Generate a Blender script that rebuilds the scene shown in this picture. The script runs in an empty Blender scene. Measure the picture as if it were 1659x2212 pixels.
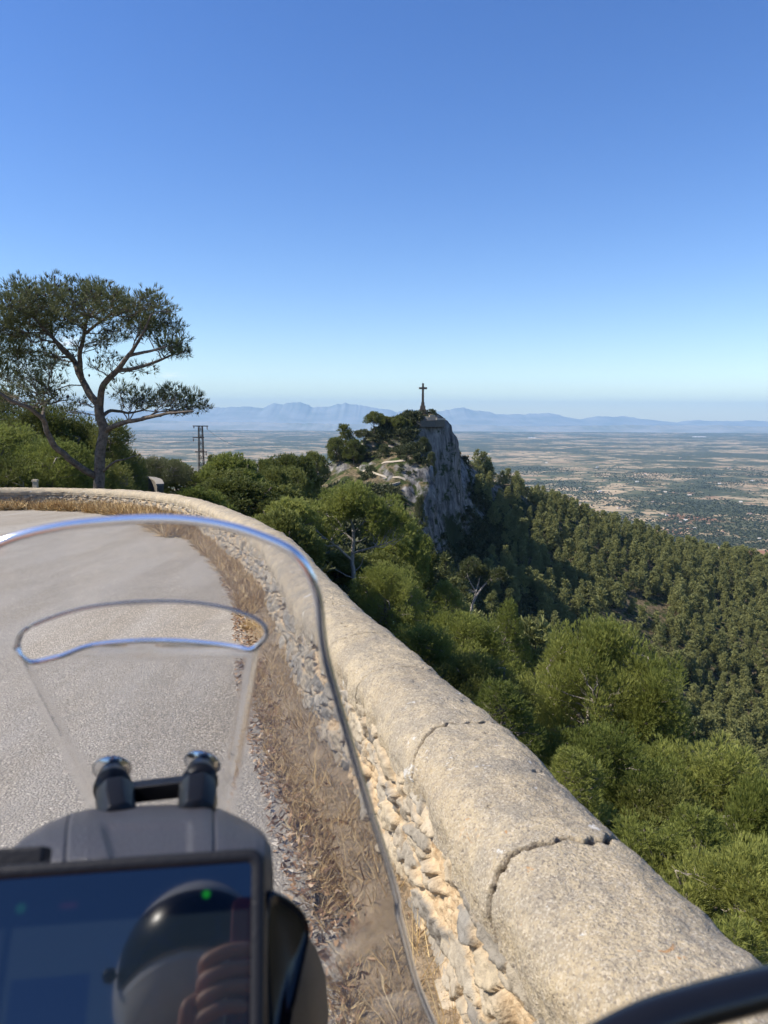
import bpy, math, random
import numpy as np
from mathutils import Vector, Matrix
PI = math.pi
sc = bpy.context.scene
COL = sc.collection
# ------------------------------------------------------------------ camera
CAM = np.array((0.0, 0.0, 1.6))
PITCH, ROLL = math.radians(7.4), math.radians(0.3)
FPX = 1598.0                                   # focal length on a 1659 px wide view
_f = np.array((0, math.cos(PITCH), -math.sin(PITCH)))
_u0 = np.array((0, math.sin(PITCH), math.cos(PITCH))); _r0 = np.array((1.0, 0, 0))
_r = math.cos(ROLL)*_r0 + math.sin(ROLL)*_u0
_u = -math.sin(ROLL)*_r0 + math.cos(ROLL)*_u0
cd = bpy.data.cameras.new('camera'); cam = bpy.data.objects.new('camera', cd); COL.objects.link(cam)
M = Matrix((( _r[0], _u[0], -_f[0], CAM[0]), (_r[1], _u[1], -_f[1], CAM[1]), (_r[2], _u[2], -_f[2], CAM[2]), (0,0,0,1)))
cam.matrix_world = M
cd.sensor_fit = 'HORIZONTAL'; cd.sensor_width = 36; cd.lens = 36*FPX/1659
cd.clip_start = 0.02; cd.clip_end = 200000
cd.dof.use_dof = True; cd.dof.focus_distance = 9.0; cd.dof.aperture_fstop = 9.5
sc.camera = cam
# ------------------------------------------------------------------ sky, sun, exposure
SUN_AZ, SUN_EL = 262.0, 45.0
w = bpy.data.worlds.new('World'); sc.world = w; w.use_nodes = True
nt = w.node_tree; nt.nodes.clear()
sky = nt.nodes.new('ShaderNodeTexSky'); sky.sky_type = 'NISHITA'; sky.sun_disc = False
sky.sun_elevation = math.radians(SUN_EL); sky.sun_rotation = math.radians(SUN_AZ)
sky.altitude = 500; sky.air_density = 1.0; sky.dust_density = 0.15; sky.ozone_density = 2.2
bg = nt.nodes.new('ShaderNodeBackground'); bg.inputs['Strength'].default_value = 0.105
wo = nt.nodes.new('ShaderNodeOutputWorld')
hsv = nt.nodes.new('ShaderNodeHueSaturation'); hsv.inputs['Saturation'].default_value = 1.27; hsv.inputs['Hue'].default_value = .514; hsv.inputs['Value'].default_value = 1.10
nt.links.new(sky.outputs[0], hsv.inputs['Color']); 
tc = nt.nodes.new('ShaderNodeTexCoord'); last = hsv.outputs[0]
# a few wisps of cloud low over the horizon, given by azimuth, height above the horizon, half sizes (degrees)
for az_, el_, hw_, hh_, am_ in ((-22.6, 5.0, 3.0, .8, .55), (-15.9, 2.9, 2.4, .45, .38), (-25.5, 3.2, 2.6, .5, .3), (5.3, 1.8, .7, .10, .35), (-9.6, 1.05, .8, .14, .3)):
    ca, ce = math.radians(az_), math.radians(el_); c_ = (math.sin(ca)*math.cos(ce), math.cos(ca)*math.cos(ce), math.sin(ce))
    sb = nt.nodes.new('ShaderNodeVectorMath'); sb.operation = 'SUBTRACT'; nt.links.new(tc.outputs['Generated'], sb.inputs[0]); sb.inputs[1].default_value = c_
    ml = nt.nodes.new('ShaderNodeVectorMath'); ml.operation = 'MULTIPLY'; nt.links.new(sb.outputs[0], ml.inputs[0]); k1, k2 = 1/math.radians(hw_), 1/math.radians(hh_); ml.inputs[1].default_value = (k1, k1, k2)
    ln = nt.nodes.new('ShaderNodeVectorMath'); ln.operation = 'LENGTH'; nt.links.new(ml.outputs[0], ln.inputs[0])
    nz = nt.nodes.new('ShaderNodeTexNoise'); nt.links.new(ml.outputs[0], nz.inputs['Vector']); nz.inputs['Scale'].default_value = 2.2; nz.inputs['Detail'].default_value = 6; nz.inputs['Roughness'].default_value = .68
    m1 = nt.nodes.new('ShaderNodeMath'); m1.operation = 'MULTIPLY_ADD'; nt.links.new(nz.outputs[0], m1.inputs[0]); m1.inputs[1].default_value = 2.6; m1.inputs[2].default_value = -.75
    m2 = nt.nodes.new('ShaderNodeMath'); m2.operation = 'SUBTRACT'; nt.links.new(m1.outputs[0], m2.inputs[0]); nt.links.new(ln.outputs['Value'], m2.inputs[1])
    m3 = nt.nodes.new('ShaderNodeMath'); m3.operation = 'MULTIPLY'; m3.use_clamp = True; nt.links.new(m2.outputs[0], m3.inputs[0]); m3.inputs[1].default_value = am_*2
    mx = nt.nodes.new('ShaderNodeMix'); mx.data_type = 'RGBA'; nt.links.new(m3.outputs[0], mx.inputs[0]); nt.links.new(last, mx.inputs[6]); mx.inputs[7].default_value = (8.2, 8.5, 8.8, 1); last = mx.outputs[2]
nt.links.new(last, bg.inputs[0]); nt.links.new(bg.outputs[0], wo.inputs[0])
sd_ = Vector((math.sin(math.radians(SUN_AZ))*math.cos(math.radians(SUN_EL)), math.cos(math.radians(SUN_AZ))*math.cos(math.radians(SUN_EL)), math.sin(math.radians(SUN_EL))))
sl = bpy.data.lights.new('sun', 'SUN'); sl.energy = 4.7; sl.angle = math.radians(0.53); sl.color = (1.0, 0.93, 0.83)
so = bpy.data.objects.new('sun', sl); so.rotation_euler = sd_.to_track_quat('Z', 'Y').to_euler(); COL.objects.link(so)
sc.view_settings.view_transform = 'Standard'; sc.view_settings.look = 'None'
sc.view_settings.exposure = 0.66; sc.view_settings.gamma = 1.0
sc.cycles.use_denoising = True
sc.cycles.max_bounces = 10; sc.cycles.transparent_max_bounces = 12; sc.cycles.transmission_bounces = 8
sc.cycles.diffuse_bounces = 3; sc.cycles.glossy_bounces = 3; sc.cycles.volume_bounces = 0
sc.cycles.sample_clamp_indirect = 4.0; sc.cycles.caustics_reflective = False; sc.cycles.caustics_refractive = True
sc.cycles.use_light_tree = False

# ------------------------------------------------------------------ helpers
def ray(px, py):
    d = (px-829.5)/FPX*_r + _f + (1106-py)/FPX*_u
    return d
def P(px, py, Y):
    "world point on the sight line through (px,py) of the 1659 px wide view, at forward distance Y"
    d = ray(px, py); return CAM + d*(Y/d[1])
def project(p):
    v = np.asarray(p)-CAM; z = v@_f
    return 829.5+FPX*(v@_r)/z, 1106-FPX*(v@_u)/z, z
def tag(o, label=None, cat=None, group=None, kind=None):
    for k, v in (('label', label), ('category', cat), ('group', group), ('kind', kind)):
        if v: o[k] = v
    return o
def empty(name, loc=(0,0,0), rz=0):
    o = bpy.data.objects.new(name, None); o.location = loc; o.rotation_euler = (0,0,rz)
    o.empty_display_size = 0.2; COL.objects.link(o); return o
def mk(name, v, f, mat=None, parent=None, smooth=False, attrs=None):
    "mesh from arrays: v (n,3), f list or (m,k) array"
    me = bpy.data.meshes.new(name)
    v = np.asarray(v, dtype=np.float32)
    if isinstance(f, np.ndarray):
        k = f.shape[1]; m = len(f)
        me.vertices.add(len(v)); me.vertices.foreach_set('co', v.ravel())
        me.loops.add(m*k); me.loops.foreach_set('vertex_index', f.astype(np.int32).ravel())
        me.polygons.add(m); me.polygons.foreach_set('loop_start', np.arange(0, m*k, k, dtype=np.int32))
        me.polygons.foreach_set('loop_total', np.full(m, k, dtype=np.int32))
        me.update(calc_edges=True)
    else:
        me.from_pydata([tuple(map(float, p)) for p in v], [], f); me.update()
    if smooth: me.polygons.foreach_set('use_smooth', np.ones(len(me.polygons), dtype=bool))
    if attrs:
        for nm, a in attrs.items():
            at = me.color_attributes.new(nm, 'FLOAT_COLOR', 'POINT')
            c = np.ones((len(v), 4), dtype=np.float32); a = np.asarray(a); c[:, :a.shape[1]] = a
            at.data.foreach_set('color', c.ravel())
    if mat: me.materials.append(mat)
    o = bpy.data.objects.new(name, me); COL.objects.link(o)
    if parent is not None: o.parent = parent
    return o
def relink(o, data, parent):
    c = bpy.data.objects.new(o, data); COL.objects.link(c); c.parent = parent; return c
def copy_tree(o, parent=None):
    c = o.copy(); COL.objects.link(c); c.parent = parent
    for ch in list(o.children): copy_tree(ch, c)
    return c
def grid_faces(n, m, wrap=False):
    i = np.arange(n-1)[:, None]; j = np.arange(m if wrap else m-1)[None, :]
    j2 = (j+1) % m
    return np.stack([i*m+j, i*m+j2, (i+1)*m+j2, (i+1)*m+j], -1).reshape(-1, 4)
def tubes(lines, n=6):
    "lines: list of (points (k,3), radii (k,)) -> verts, faces"
    V, F, b = [], [], 0
    for pts, rad in lines:
        pts = np.asarray(pts, float); rad = np.asarray(rad, float); k = len(pts)
        t = np.gradient(pts, axis=0); t /= np.linalg.norm(t, axis=1)[:, None]+1e-9
        ref = np.array((0.3, 0.2, 1.0)) if abs(t[:, 2]).mean() < .9 else np.array((1.0, 0.1, 0))
        a = np.cross(t, ref); a /= np.linalg.norm(a, axis=1)[:, None]+1e-9; c = np.cross(t, a)
        th = np.arange(n)*2*PI/n
        ring = pts[:, None]+rad[:, None, None]*(np.cos(th)[None, :, None]*a[:, None]+np.sin(th)[None, :, None]*c[:, None])
        V.append(ring.reshape(-1, 3)); F.append(grid_faces(k, n, True)+b); b += k*n
        # end cap as a fan onto a centre vertex pair (degenerate quads avoided by tiny cone)
        V.append(pts[-1:]+t[-1:]*rad[-1]*.6); e = b-n
        F.append(np.array([[e+i, e+(i+1) % n, b, b] for i in range(n)])); b += 1
        V.append(pts[:1]-t[:1]*rad[0]*.6); e = b-1-k*n
        F.append(np.array([[e+(i+1) % n, e+i, b, b] for i in range(n)])); b += 1
    V = np.concatenate(V); F = np.concatenate(F)
    fl = [tuple(q) if q[2] != q[3] else tuple(q[:3]) for q in F.tolist()]
    return V, fl
def hsh(a, b, c, s):
    n = (a.astype(np.int64)*374761393+b.astype(np.int64)*668265263+c.astype(np.int64)*2147483647+s*1274126177) & 0xffffffff
    n = ((n ^ (n >> 13))*1103515245) & 0xffffffff
    n = ((n ^ (n >> 15))*2246822519) & 0xffffffff
    return ((n ^ (n >> 16)) & 0xffffff)/float(0xffffff)
def noise3(p, s=0):
    p = np.asarray(p, float); i = np.floor(p); f = p-i; f = f*f*(3-2*f); i = i.astype(np.int64)
    r = 0
    for dx in (0, 1):
        for dy in (0, 1):
            for dz in (0, 1):
                wgt = (f[..., 0] if dx else 1-f[..., 0])*(f[..., 1] if dy else 1-f[..., 1])*(f[..., 2] if dz else 1-f[..., 2])
                r = r+wgt*hsh(i[..., 0]+dx, i[..., 1]+dy, i[..., 2]+dz, s)
    return r*2-1
def fbm(p, o=4, s=0, lac=2.03, g=.5):
    p = np.asarray(p, float); a, t, r = 1.0, 0, 0
    for k in range(o): r = r+a*noise3(p*lac**k+k*17.3, s+k); t += a; a *= g
    return r/t
def st(p): return np.stack(p, -1)
def smooth(a, b, x): t = np.clip((x-a)/(b-a), 0, 1); return t*t*(3-2*t)
def catmull(pts, per=24):
    pts = np.asarray(pts, float); out = []
    q = np.vstack([2*pts[0]-pts[1], pts, 2*pts[-1]-pts[-2]])
    for i in range(1, len(q)-2):
        t = np.linspace(0, 1, per, endpoint=False)[:, None]
        p0, p1, p2, p3 = q[i-1], q[i], q[i+1], q[i+2]
        out.append(.5*((2*p1)+(-p0+p2)*t+(2*p0-5*p1+4*p2-p3)*t**2+(-p0+3*p1-3*p2+p3)*t**3))
    out.append(pts[-1:]); return np.concatenate(out)

# ------------------------------------------------------------------ node material helper
class NM:
    def __init__(s, name):
        s.m = bpy.data.materials.new(name); s.m.use_nodes = True; s.t = s.m.node_tree; s.t.nodes.clear()
        s.out = s.t.nodes.new('ShaderNodeOutputMaterial')
    def n(s, ty, **kw):
        x = s.t.nodes.new(ty)
        for k, v in kw.items():
            if k.startswith('i_'):
                key = k[2:].replace('_', ' ')
                key = int(key) if key.isdigit() else key
                s.set(x.inputs[key], v)
            else: setattr(x, k, v)
        return x
    def set(s, inp, v):
        if isinstance(v, bpy.types.NodeSocket): s.t.links.new(v, inp)
        elif isinstance(v, bpy.types.Node): s.t.links.new(v.outputs[0], inp)
        elif hasattr(inp.default_value, '__len__') and isinstance(v, (tuple, list)):
            inp.default_value = tuple(v)+((1,) if len(inp.default_value) == 4 and len(v) == 3 else ())
        else: inp.default_value = v
    def coord(s, kind='Object', scale=(1, 1, 1), rot=(0, 0, 0)):
        c = s.n('ShaderNodeTexCoord'); mp = s.n('ShaderNodeMapping')
        s.t.links.new(c.outputs[kind], mp.inputs[0]); mp.inputs['Scale'].default_value = scale; mp.inputs['Rotation'].default_value = rot
        return mp.outputs[0]
    def noise(s, vec, scale, detail=4, rough=.55, dist=0):
        x = s.n('ShaderNodeTexNoise'); s.set(x.inputs['Vector'], vec); x.inputs['Scale'].default_value = scale
        x.inputs['Detail'].default_value = detail; x.inputs['Roughness'].default_value = rough; x.inputs['Distortion'].default_value = dist
        return x.outputs[0]
    def voro(s, vec, scale, feature='F1', out=0, rnd=1):
        x = s.n('ShaderNodeTexVoronoi', feature=feature); s.set(x.inputs['Vector'], vec); x.inputs['Scale'].default_value = scale
        x.inputs['Randomness'].default_value = rnd
        return x.outputs[out]
    def ramp(s, fac, stops, interp='LINEAR'):
        r = s.n('ShaderNodeValToRGB'); s.set(r.inputs[0], fac); cr = r.color_ramp; cr.interpolation = interp
        while len(cr.elements) < len(stops): cr.elements.new(.5)
        for e, (p, c) in zip(cr.elements, stops):
            e.position = p; e.color = tuple(c)+(1,) if hasattr(c, '__len__') else (c, c, c, 1)
        return r.outputs[0]
    def mix(s, fac, a, b, mode='MIX'):
        x = s.n('ShaderNodeMix', data_type='RGBA', blend_type=mode)
        s.set(x.inputs[0], fac); s.set(x.inputs[6], a); s.set(x.inputs[7], b); return x.outputs[2]
    def math(s, op, a, b=0.0, clamp=False):
        x = s.n('ShaderNodeMath', operation=op, use_clamp=clamp); s.set(x.inputs[0], a); s.set(x.inputs[1], b); return x.outputs[0]
    def attr(s, name, out='Color'):
        x = s.n('ShaderNodeAttribute', attribute_name=name); return x.outputs[out]
    def bump(s, h, strength=.5, dist=.01, normal=None):
        x = s.n('ShaderNodeBump'); s.set(x.inputs['Height'], h); x.inputs['Strength'].default_value = strength
        x.inputs['Distance'].default_value = dist
        if normal is not None: s.set(x.inputs['Normal'], normal)
        return x.outputs[0]
    def bsdf(s, col, rough=.8, normal=None, **kw):
        b = s.n('ShaderNodeBsdfPrincipled'); s.set(b.inputs['Base Color'], col); s.set(b.inputs['Roughness'], rough)
        if normal is not None: s.set(b.inputs['Normal'], normal)
        for k, v in kw.items(): s.set(b.inputs[k.replace('_', ' ')], v)
        s.t.links.new(b.outputs[0], s.out.inputs[0]); return b
def plain_mat(name, col, rough=.5, bump=0, scale=60, **kw):
    m = NM(name); c = m.coord(); n = m.noise(c, scale, 3)
    cc = m.mix(n, tuple(x*.88 for x in col), tuple(min(1, x*1.12) for x in col))
    m.bsdf(cc, rough, m.bump(n, bump, .002) if bump else None, **kw); return m.m

# ------------------------------------------------------------------ wall path (plan) and road level
def road_z(y): return -0.062*np.clip(y, -40, 30)
def top_z(y): return road_z(y)+0.70
def on_plane(px, py, c0):
    d = ray(px, py); # coping plane: z = 1.6 - c0 - .062*(Y-1.6)
    t = (c0-.062*1.6)/(-d[2]-.062*d[1]); return (CAM+d*t)[:2]
sil = [(1630,2095,1.12),(1450,1930,1.12),(1330,1820,1.12),(1180,1665,1.11),(1070,1565,1.10),(960,1470,1.09),(860,1390,1.08),(780,1320,1.07),
       (700,1240,1.06),(640,1178,1.05),(600,1150,1.03),(540,1118,1.01),(470,1090,1.0),(400,1072,1.0),(300,1060,1.0),(150,1054,1.0)]
outer = np.array([on_plane(a, b, c) for a, b, c in sil])
tg = np.gradient(outer, axis=0); tg /= np.linalg.norm(tg, axis=1)[:, None]
nrm = np.stack([tg[:, 1], -tg[:, 0]], -1)          # points to the outside (right of travel)
offs = np.array([.23, .23, .23, .225, .21, .20, .19, .18, .17, .15, .12, .1, .08, .06, .04, .03])
cen = outer-nrm*offs[:, None]
p0 = cen[0]
pre = np.array([p0+(cen[0]-cen[2])/np.linalg.norm(cen[0]-cen[2])*k for k in (7, 3.5, 1.2)])
end = np.array([cen[-1]+(-3.2, -.5), cen[-1]+(-7, -2.5), cen[-1]+(-10, -6.5)])
ctr = np.vstack([pre, cen, end])
path = catmull(ctr, 40)
for _ in range(60): path[1:-1] = .25*path[:-2]+.5*path[1:-1]+.25*path[2:]
seg = np.r_[0, np.cumsum(np.linalg.norm(np.diff(path, axis=0), axis=1))]
s_near = np.interp(p0[1], path[:, 1][:400], seg[:400])       # arc length where the picture starts
def at_s(s):
    x = np.interp(s, seg, path[:, 0]); y = np.interp(s, seg, path[:, 1])
    e = .05; dx = np.interp(s+e, seg, path[:, 0])-np.interp(s-e, seg, path[:, 0]); dy = np.interp(s+e, seg, path[:, 1])-np.interp(s-e, seg, path[:, 1])
    l = np.hypot(dx, dy)+1e-9; return x, y, dy/l, -dx/l      # position and outward normal
_ps = np.arange(0, seg[-1], .12); _px, _py, _nx, _ny = at_s(_ps)
def signed(x, y):
    "signed distance to the wall centre line, + outside (valley side)"
    x = np.asarray(x, float).ravel(); y = np.asarray(y, float).ravel(); out = np.empty(len(x)); ss = np.empty(len(x))
    for a in range(0, len(x), 20000):
        dx = x[a:a+20000, None]-_px[None]; dy = y[a:a+20000, None]-_py[None]
        k = np.argmin(dx*dx+dy*dy, 1); r = np.arange(len(k))
        d = np.hypot(dx[r, k], dy[r, k]); sg = np.sign(dx[r, k]*_nx[k]+dy[r, k]*_ny[k])
        out[a:a+20000] = d*sg; ss[a:a+20000] = _ps[k]
    return out, ss

# ------------------------------------------------------------------ terrain height
ctl = [(-5,50,-10),(-8,80,-13),(-12,120,-17),(-15,170,-22),(-15,215,-25),(-32,232,-27),
 (-20,45,-4.5),(-35,50,-4),(-30,70,-8),(-45,100,-14),(-70,150,-27),(-60,60,-5),(-90,100,-18),(-50,200,-45),(-80,260,-85),(-150,300,-140),(-60,20,-2),(-120,30,-20),
 (-2.3,57,-12.8),(1.4,53,-17),(9,31,-16),(10,20,-15),(5,9,-9),(2.5,16,-11),(20,40,-28),(25,20,-30),(40,40,-48),(15,80,-30),(2,100,-24),(8,140,-33),
 (30,100,-52),(32,150,-66),(60,60,-72),(60,120,-92),(90,180,-108),(50,180,-88),(120,120,-112),(140,200,-116),(200,150,-125),(200,60,-120),(100,40,-100),(60,10,-70),(30,0,-36),(10,0,-12),(60,-30,-70),(20,-30,-20),
 (-20,385,-60),(-15,375,-30),(0,375,-18),(15,372,-9),(27,370,-9),(31,386,-16),(10,415,-60),(30,410,-60),(-60,330,-95),(-30,370,-90),(0,-60,0),(-60,-60,0)]  # unseen back of the crag drawn out so its shadow reaches the spur
ctl = [np.array(c, float) for c in ctl]
pix = [(679,1042,290),(709,1013,295),(725,990,300),(778,963,305),(801,937,312),(841,925,318),(877,909,322),(910,904,325),(950,906,326),
 (800,1000,285),(850,980,298),(830,1040,262),(760,1040,268),(880,1060,258),(870,1120,238),(800,1090,240),(700,1080,235),(900,1180,215),(850,1200,190),(780,1150,200),
 (905,1100,246),(917,976,276),(924,1006,268),(914,1045,260),(893,1050,262),(898,1000,285),(888,960,300),(880,929,308),(920,918,314),(950,915,317),(972,922,322),(982,950,330),(915,1150,232),
 (1200,1250,330),(1300,1350,300),(1400,1300,350),(1600,1350,370),(1600,1550,280),(1400,1500,260),(1250,1420,270),(1659,1700,225),(1100,1150,375),(1130,1350,252),(1060,1200,292),(1024,1110,330)]
ctl += [P(*a) for a in pix]
base_pix = [(934,1235,240),(942,1222,254),(946,1212,272),(950,1202,290),(960,1195,304),(978,1180,312),(998,1160,322),(1010,1120,334),(1012,1075,348),(1010,1020,365)]
ctl += [P(*a) for a in base_pix]
crest = [(1012,1000,385),(1050,1022,392),(1100,1050,402),(1200,1108,430),(1280,1138,445),(1350,1158,460),(1480,1192,480),(1600,1232,500),(1720,1262,515)]
for c in crest:
    q = P(*c); ctl.append(q); ctl.append(q+np.array((10, 60, -38))); ctl.append(q+np.array((20, 160, -130)))
ctl = np.array(ctl)
_K = np.hypot(ctl[:, None, 0]-ctl[None, :, 0], ctl[:, None, 1]-ctl[None, :, 1])
_N = len(ctl); _A = np.zeros((_N+1, _N+1)); _A[:_N, :_N] = _K; _A[:_N, _N] = 1; _A[_N, :_N] = 1
_w = np.linalg.solve(_A, np.r_[ctl[:, 2], 0])
def rbf(x, y):
    sh = np.shape(x); x = np.ravel(x); y = np.ravel(y); o = np.empty(len(x))
    for a in range(0, len(x), 20000):
        o[a:a+20000] = np.hypot(x[a:a+20000, None]-ctl[None, :, 0], y[a:a+20000, None]-ctl[None, :, 1])@_w[:_N]+_w[_N]
    return o.reshape(sh)
PLAIN = -500.0
def height(x, y, full=False):
    sh = np.shape(x); x = np.ravel(np.asarray(x, float)); y = np.ravel(np.asarray(y, float))
    r = np.hypot(x, y); h = rbf(x, y)
    n = fbm(st((x/38, y/38, x*0)), 4, 3)*4.0*smooth(60, 200, r)+fbm(st((x/9, y/9, x*0)), 3, 9)*1.1*smooth(15, 60, r)
    h = h+n*np.where(y < 600, 1, .5)*smooth(9, 30, np.hypot(x-17, y-320))
    t = smooth(560, 1900, r); tb = smooth(150, 900, np.maximum(-x, -y*.8-100))
    h = h*(1-np.maximum(t, tb))+PLAIN*np.maximum(t, tb)
    h = np.where(r > 600, np.maximum(h, PLAIN), h)
    sdv = np.full(len(x), 50.0); k = np.hypot(x+5, y-12) < 60
    if k.any():
        s_, ss = signed(x[k], y[k]); sdv[k] = s_
        yy = y[k]; rz = road_z(yy)
        slope = .95-.80*smooth(0, 1, (-x[k]-2)/8)
        near = rz-.5-np.maximum(s_, 0)*slope
        out = near*(1-smooth(2.5, 14, s_))+h[k]*smooth(2.5, 14, s_)
        inn = rz-.012-.05*smooth(-14, -30, s_)*0
        hh = np.where(s_ > .12, out, inn)
        hh = np.where(np.hypot(x[k]+5, yy-12) > 45, hh+(h[k]-hh)*smooth(45, 58, np.hypot(x[k]+5, yy-12)), hh)
        h[k] = hh
    if full: return h.reshape(sh), sdv.reshape(sh)
    return h.reshape(sh)

# ------------------------------------------------------------------ terrain sheet
def build_terrain():
    a = [np.arange(-180, -40, 4.), np.arange(-40, -14, .4), np.arange(-14, -2, .28), np.arange(-2, 14, .14), np.arange(14, 34, .3), np.arange(34, 180, 4.)]
    ang = np.radians(np.concatenate(a)); na = len(ang)
    r = [0.4]
    while r[-1] < 49500:
        q = r[-1]; r.append(q+(q*.03 if q < 60 else 3.0 if q < 205 else 1.5 if q < 372 else 3.5 if q < 560 else q*.035))
    r = np.array(r); nr = len(r)
    R, A = np.meshgrid(r, ang, indexing='ij'); X = R*np.sin(A); Y = R*np.cos(A)
    Z = height(X, Y); V = st((X, Y, Z))
    # rock relief pushed out along the surface normal where it is steep
    du = np.gradient(V, axis=1); dr = np.gradient(V, axis=0)
    N = np.cross(du, dr); N /= np.linalg.norm(N, axis=2)[..., None]+1e-9; N *= np.sign(N[..., 2:3]+1e-9)
    zone = smooth(6, 16, np.hypot(X-17, Y-320))*smooth(190, 225, R)*(1-smooth(385, 420, R))*smooth(-45, -30, X)*(1-smooth(44, 60, X))
    steep = 1-smooth(.48, .74, N[..., 2])
    q = V*np.array((1, 1, .55))
    disp = (fbm(q/13, 3, 21)*4.2+(.5-abs(fbm(q/4.5, 3, 31)))*2.4+fbm(q/1.8, 2, 51)*.6)*steep*zone*(.25+.75*smooth(-52, -34, Z))
    V = V+N*disp[..., None]
    kn = (1-steep)*zone
    V[..., 2] += kn*(np.maximum(0, fbm(V/np.array((7, 7, 9.)), 3, 41)-.12)*5)
    verts = np.vstack([V.reshape(-1, 3), [[0, 0, height(np.array([0.]), np.array([0.]))[0]]]])
    f = grid_faces(nr, na, True)[:, ::-1].tolist()
    c = len(verts)-1
    f += [(j, c, (j+1) % na) for j in range(na)]
    m = NM('hillside_ground'); g = m.n('ShaderNodeNewGeometry'); pos = g.outputs['Position']; 
    sp = m.n('ShaderNodeSeparateXYZ', i_0=g.outputs['Normal']); pz = m.n('ShaderNodeSeparateXYZ', i_0=pos)
    n1 = m.noise(pos, .22, 5, .6); n2 = m.noise(pos, .9, 4, .65); n3 = m.noise(pos, .05, 3)
    soil = m.ramp(n2, [(.3, (.05, .045, .022)), (.5, (.13, .10, .058)), (.7, (.25, .19, .115))])
    green = m.ramp(n2, [(.3, (.018, .026, .009)), (.7, (.06, .075, .022))])
    soil = m.mix(m.ramp(n1, [(.44, 0), (.56, 1)]), soil, green)
    stv = m.n('ShaderNodeMapping', i_0=pos); stv.inputs['Scale'].default_value = (1, 1, .22)
    rk = m.noise(stv.outputs[0], .5, 6, .68)
    rock = m.ramp(rk, [(.30, (.030, .028, .026)), (.42, (.105, .098, .090)), (.55, (.20, .187, .168)), (.75, (.38, .355, .32))])
    rock = m.mix(m.ramp(m.noise(pos, .16, 5, .7), [(.52, 0), (.60, 1)]), rock, (.035, .045, .018))
    tal = m.math('MULTIPLY_ADD', pz.outputs[2], -.022); tal.node.inputs[2].default_value = -.95
    rock = m.mix(m.ramp(m.math('ADD', m.math('MULTIPLY', m.noise(pos, .10, 5, .7), 1.3), tal), [(.55, 0), (.72, 1)]), rock, (.030, .038, .016))
    slope = m.math('ADD', sp.outputs[2], m.math('MULTIPLY', m.math('SUBTRACT', n1, .5), .5))
    col = m.mix(m.ramp(slope, [(.70, 0), (.80, 1)]), rock, soil)
    # fields of the plain
    mp = m.n('ShaderNodeMapping', i_0=pos); mp.inputs['Rotation'].default_value = (0, 0, .45); mp.inputs['Scale'].default_value = (1/260, 1/170, 0)
    vo = m.n('ShaderNodeTexVoronoi', feature='F1', i_0=mp.outputs[0]); vo.inputs['Scale'].default_value = 1; vo.inputs['Randomness'].default_value = .85
    ve = m.n('ShaderNodeTexVoronoi', feature='DISTANCE_TO_EDGE', i_0=mp.outputs[0]); ve.inputs['Scale'].default_value = 1; ve.inputs['Randomness'].default_value = .85
    vs = m.n('ShaderNodeSeparateColor', i_0=vo.outputs['Color'])
    flat = m.n('ShaderNodeMapping', i_0=pos); flat.inputs['Scale'].default_value = (1, 1, 0); fl = flat.outputs[0]
    big = m.noise(fl, 1/2600, 5, .62)
    fieldv = m.math('ADD', m.math('MULTIPLY', vs.outputs[0], .62), m.math('MULTIPLY', big, .5))
    field = m.ramp(fieldv, [(.0, (.46, .34, .20)), (.34, (.54, .41, .25)), (.42, (.38, .27, .16)), (.52, (.14, .13, .06)), (.60, (.44, .33, .195)), (.72, (.09, .105, .045)), (.82, (.30, .23, .13))], 'CONSTANT')
    red = m.math('MULTIPLY', m.ramp(m.noise(fl, 1/900, 3), [(.55, 0), (.6, 1)]), m.ramp(vs.outputs[1], [(.5, 0), (.52, 1)]))
    nearp = m.ramp(m.math('DIVIDE', pz.outputs[1], 10000), [(.42, 1), (.62, 0)])
    field = m.mix(m.math('MULTIPLY', red, nearp), field, (.30, .13, .07))
    field = m.mix(m.math('MULTIPLY', m.noise(fl, 1/60, 4, .7), .5), field, (.22, .17, .10))
    hedge = m.math('LESS_THAN', ve.outputs[0], .065)
    hedge = m.math('MULTIPLY', hedge, m.math('GREATER_THAN', m.noise(fl, 1/120, 2), .47))
    wood = m.ramp(m.math('ADD', m.math('MULTIPLY', m.noise(fl, 1/1300, 7, .68), .7), m.math('ADD', m.math('MULTIPLY', m.noise(fl, 1/9000, 3), .3), m.math('MULTIPLY', m.ramp(m.math('DIVIDE', pz.outputs[1], 30000), [(.22, 0), (.6, 1)]), .045))), [(.51, 0), (.53, 1)])
    dots = m.math('LESS_THAN', m.voro(fl, 1/26, 'F1', 0), m.math('MULTIPLY', m.ramp(m.noise(fl, 1/420, 4, .7), [(.42, 0), (.7, 1)]), .5))
    gm = m.math('MAXIMUM', m.math('MAXIMUM', hedge, wood), dots)
    scrub = m.ramp(m.noise(fl, 1/70, 4, .7), [(.35, (.038, .045, .022)), (.7, (.095, .10, .045))])
    field = m.mix(gm, field, scrub)
    col = m.mix(m.math('LESS_THAN', pz.outputs[2], -455), col, field)
    b = m.bump(m.math('ADD', m.math('MULTIPLY', rk, 1.0), m.math('MULTIPLY', n2, .4)), .7, .9)
    m.bsdf(col, .95, b, Specular_IOR_Level=.1)
    o = mk('terrain', verts, f, m.m, smooth=True); tag(o, kind='structure')
    return o
terrain = build_terrain()

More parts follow.
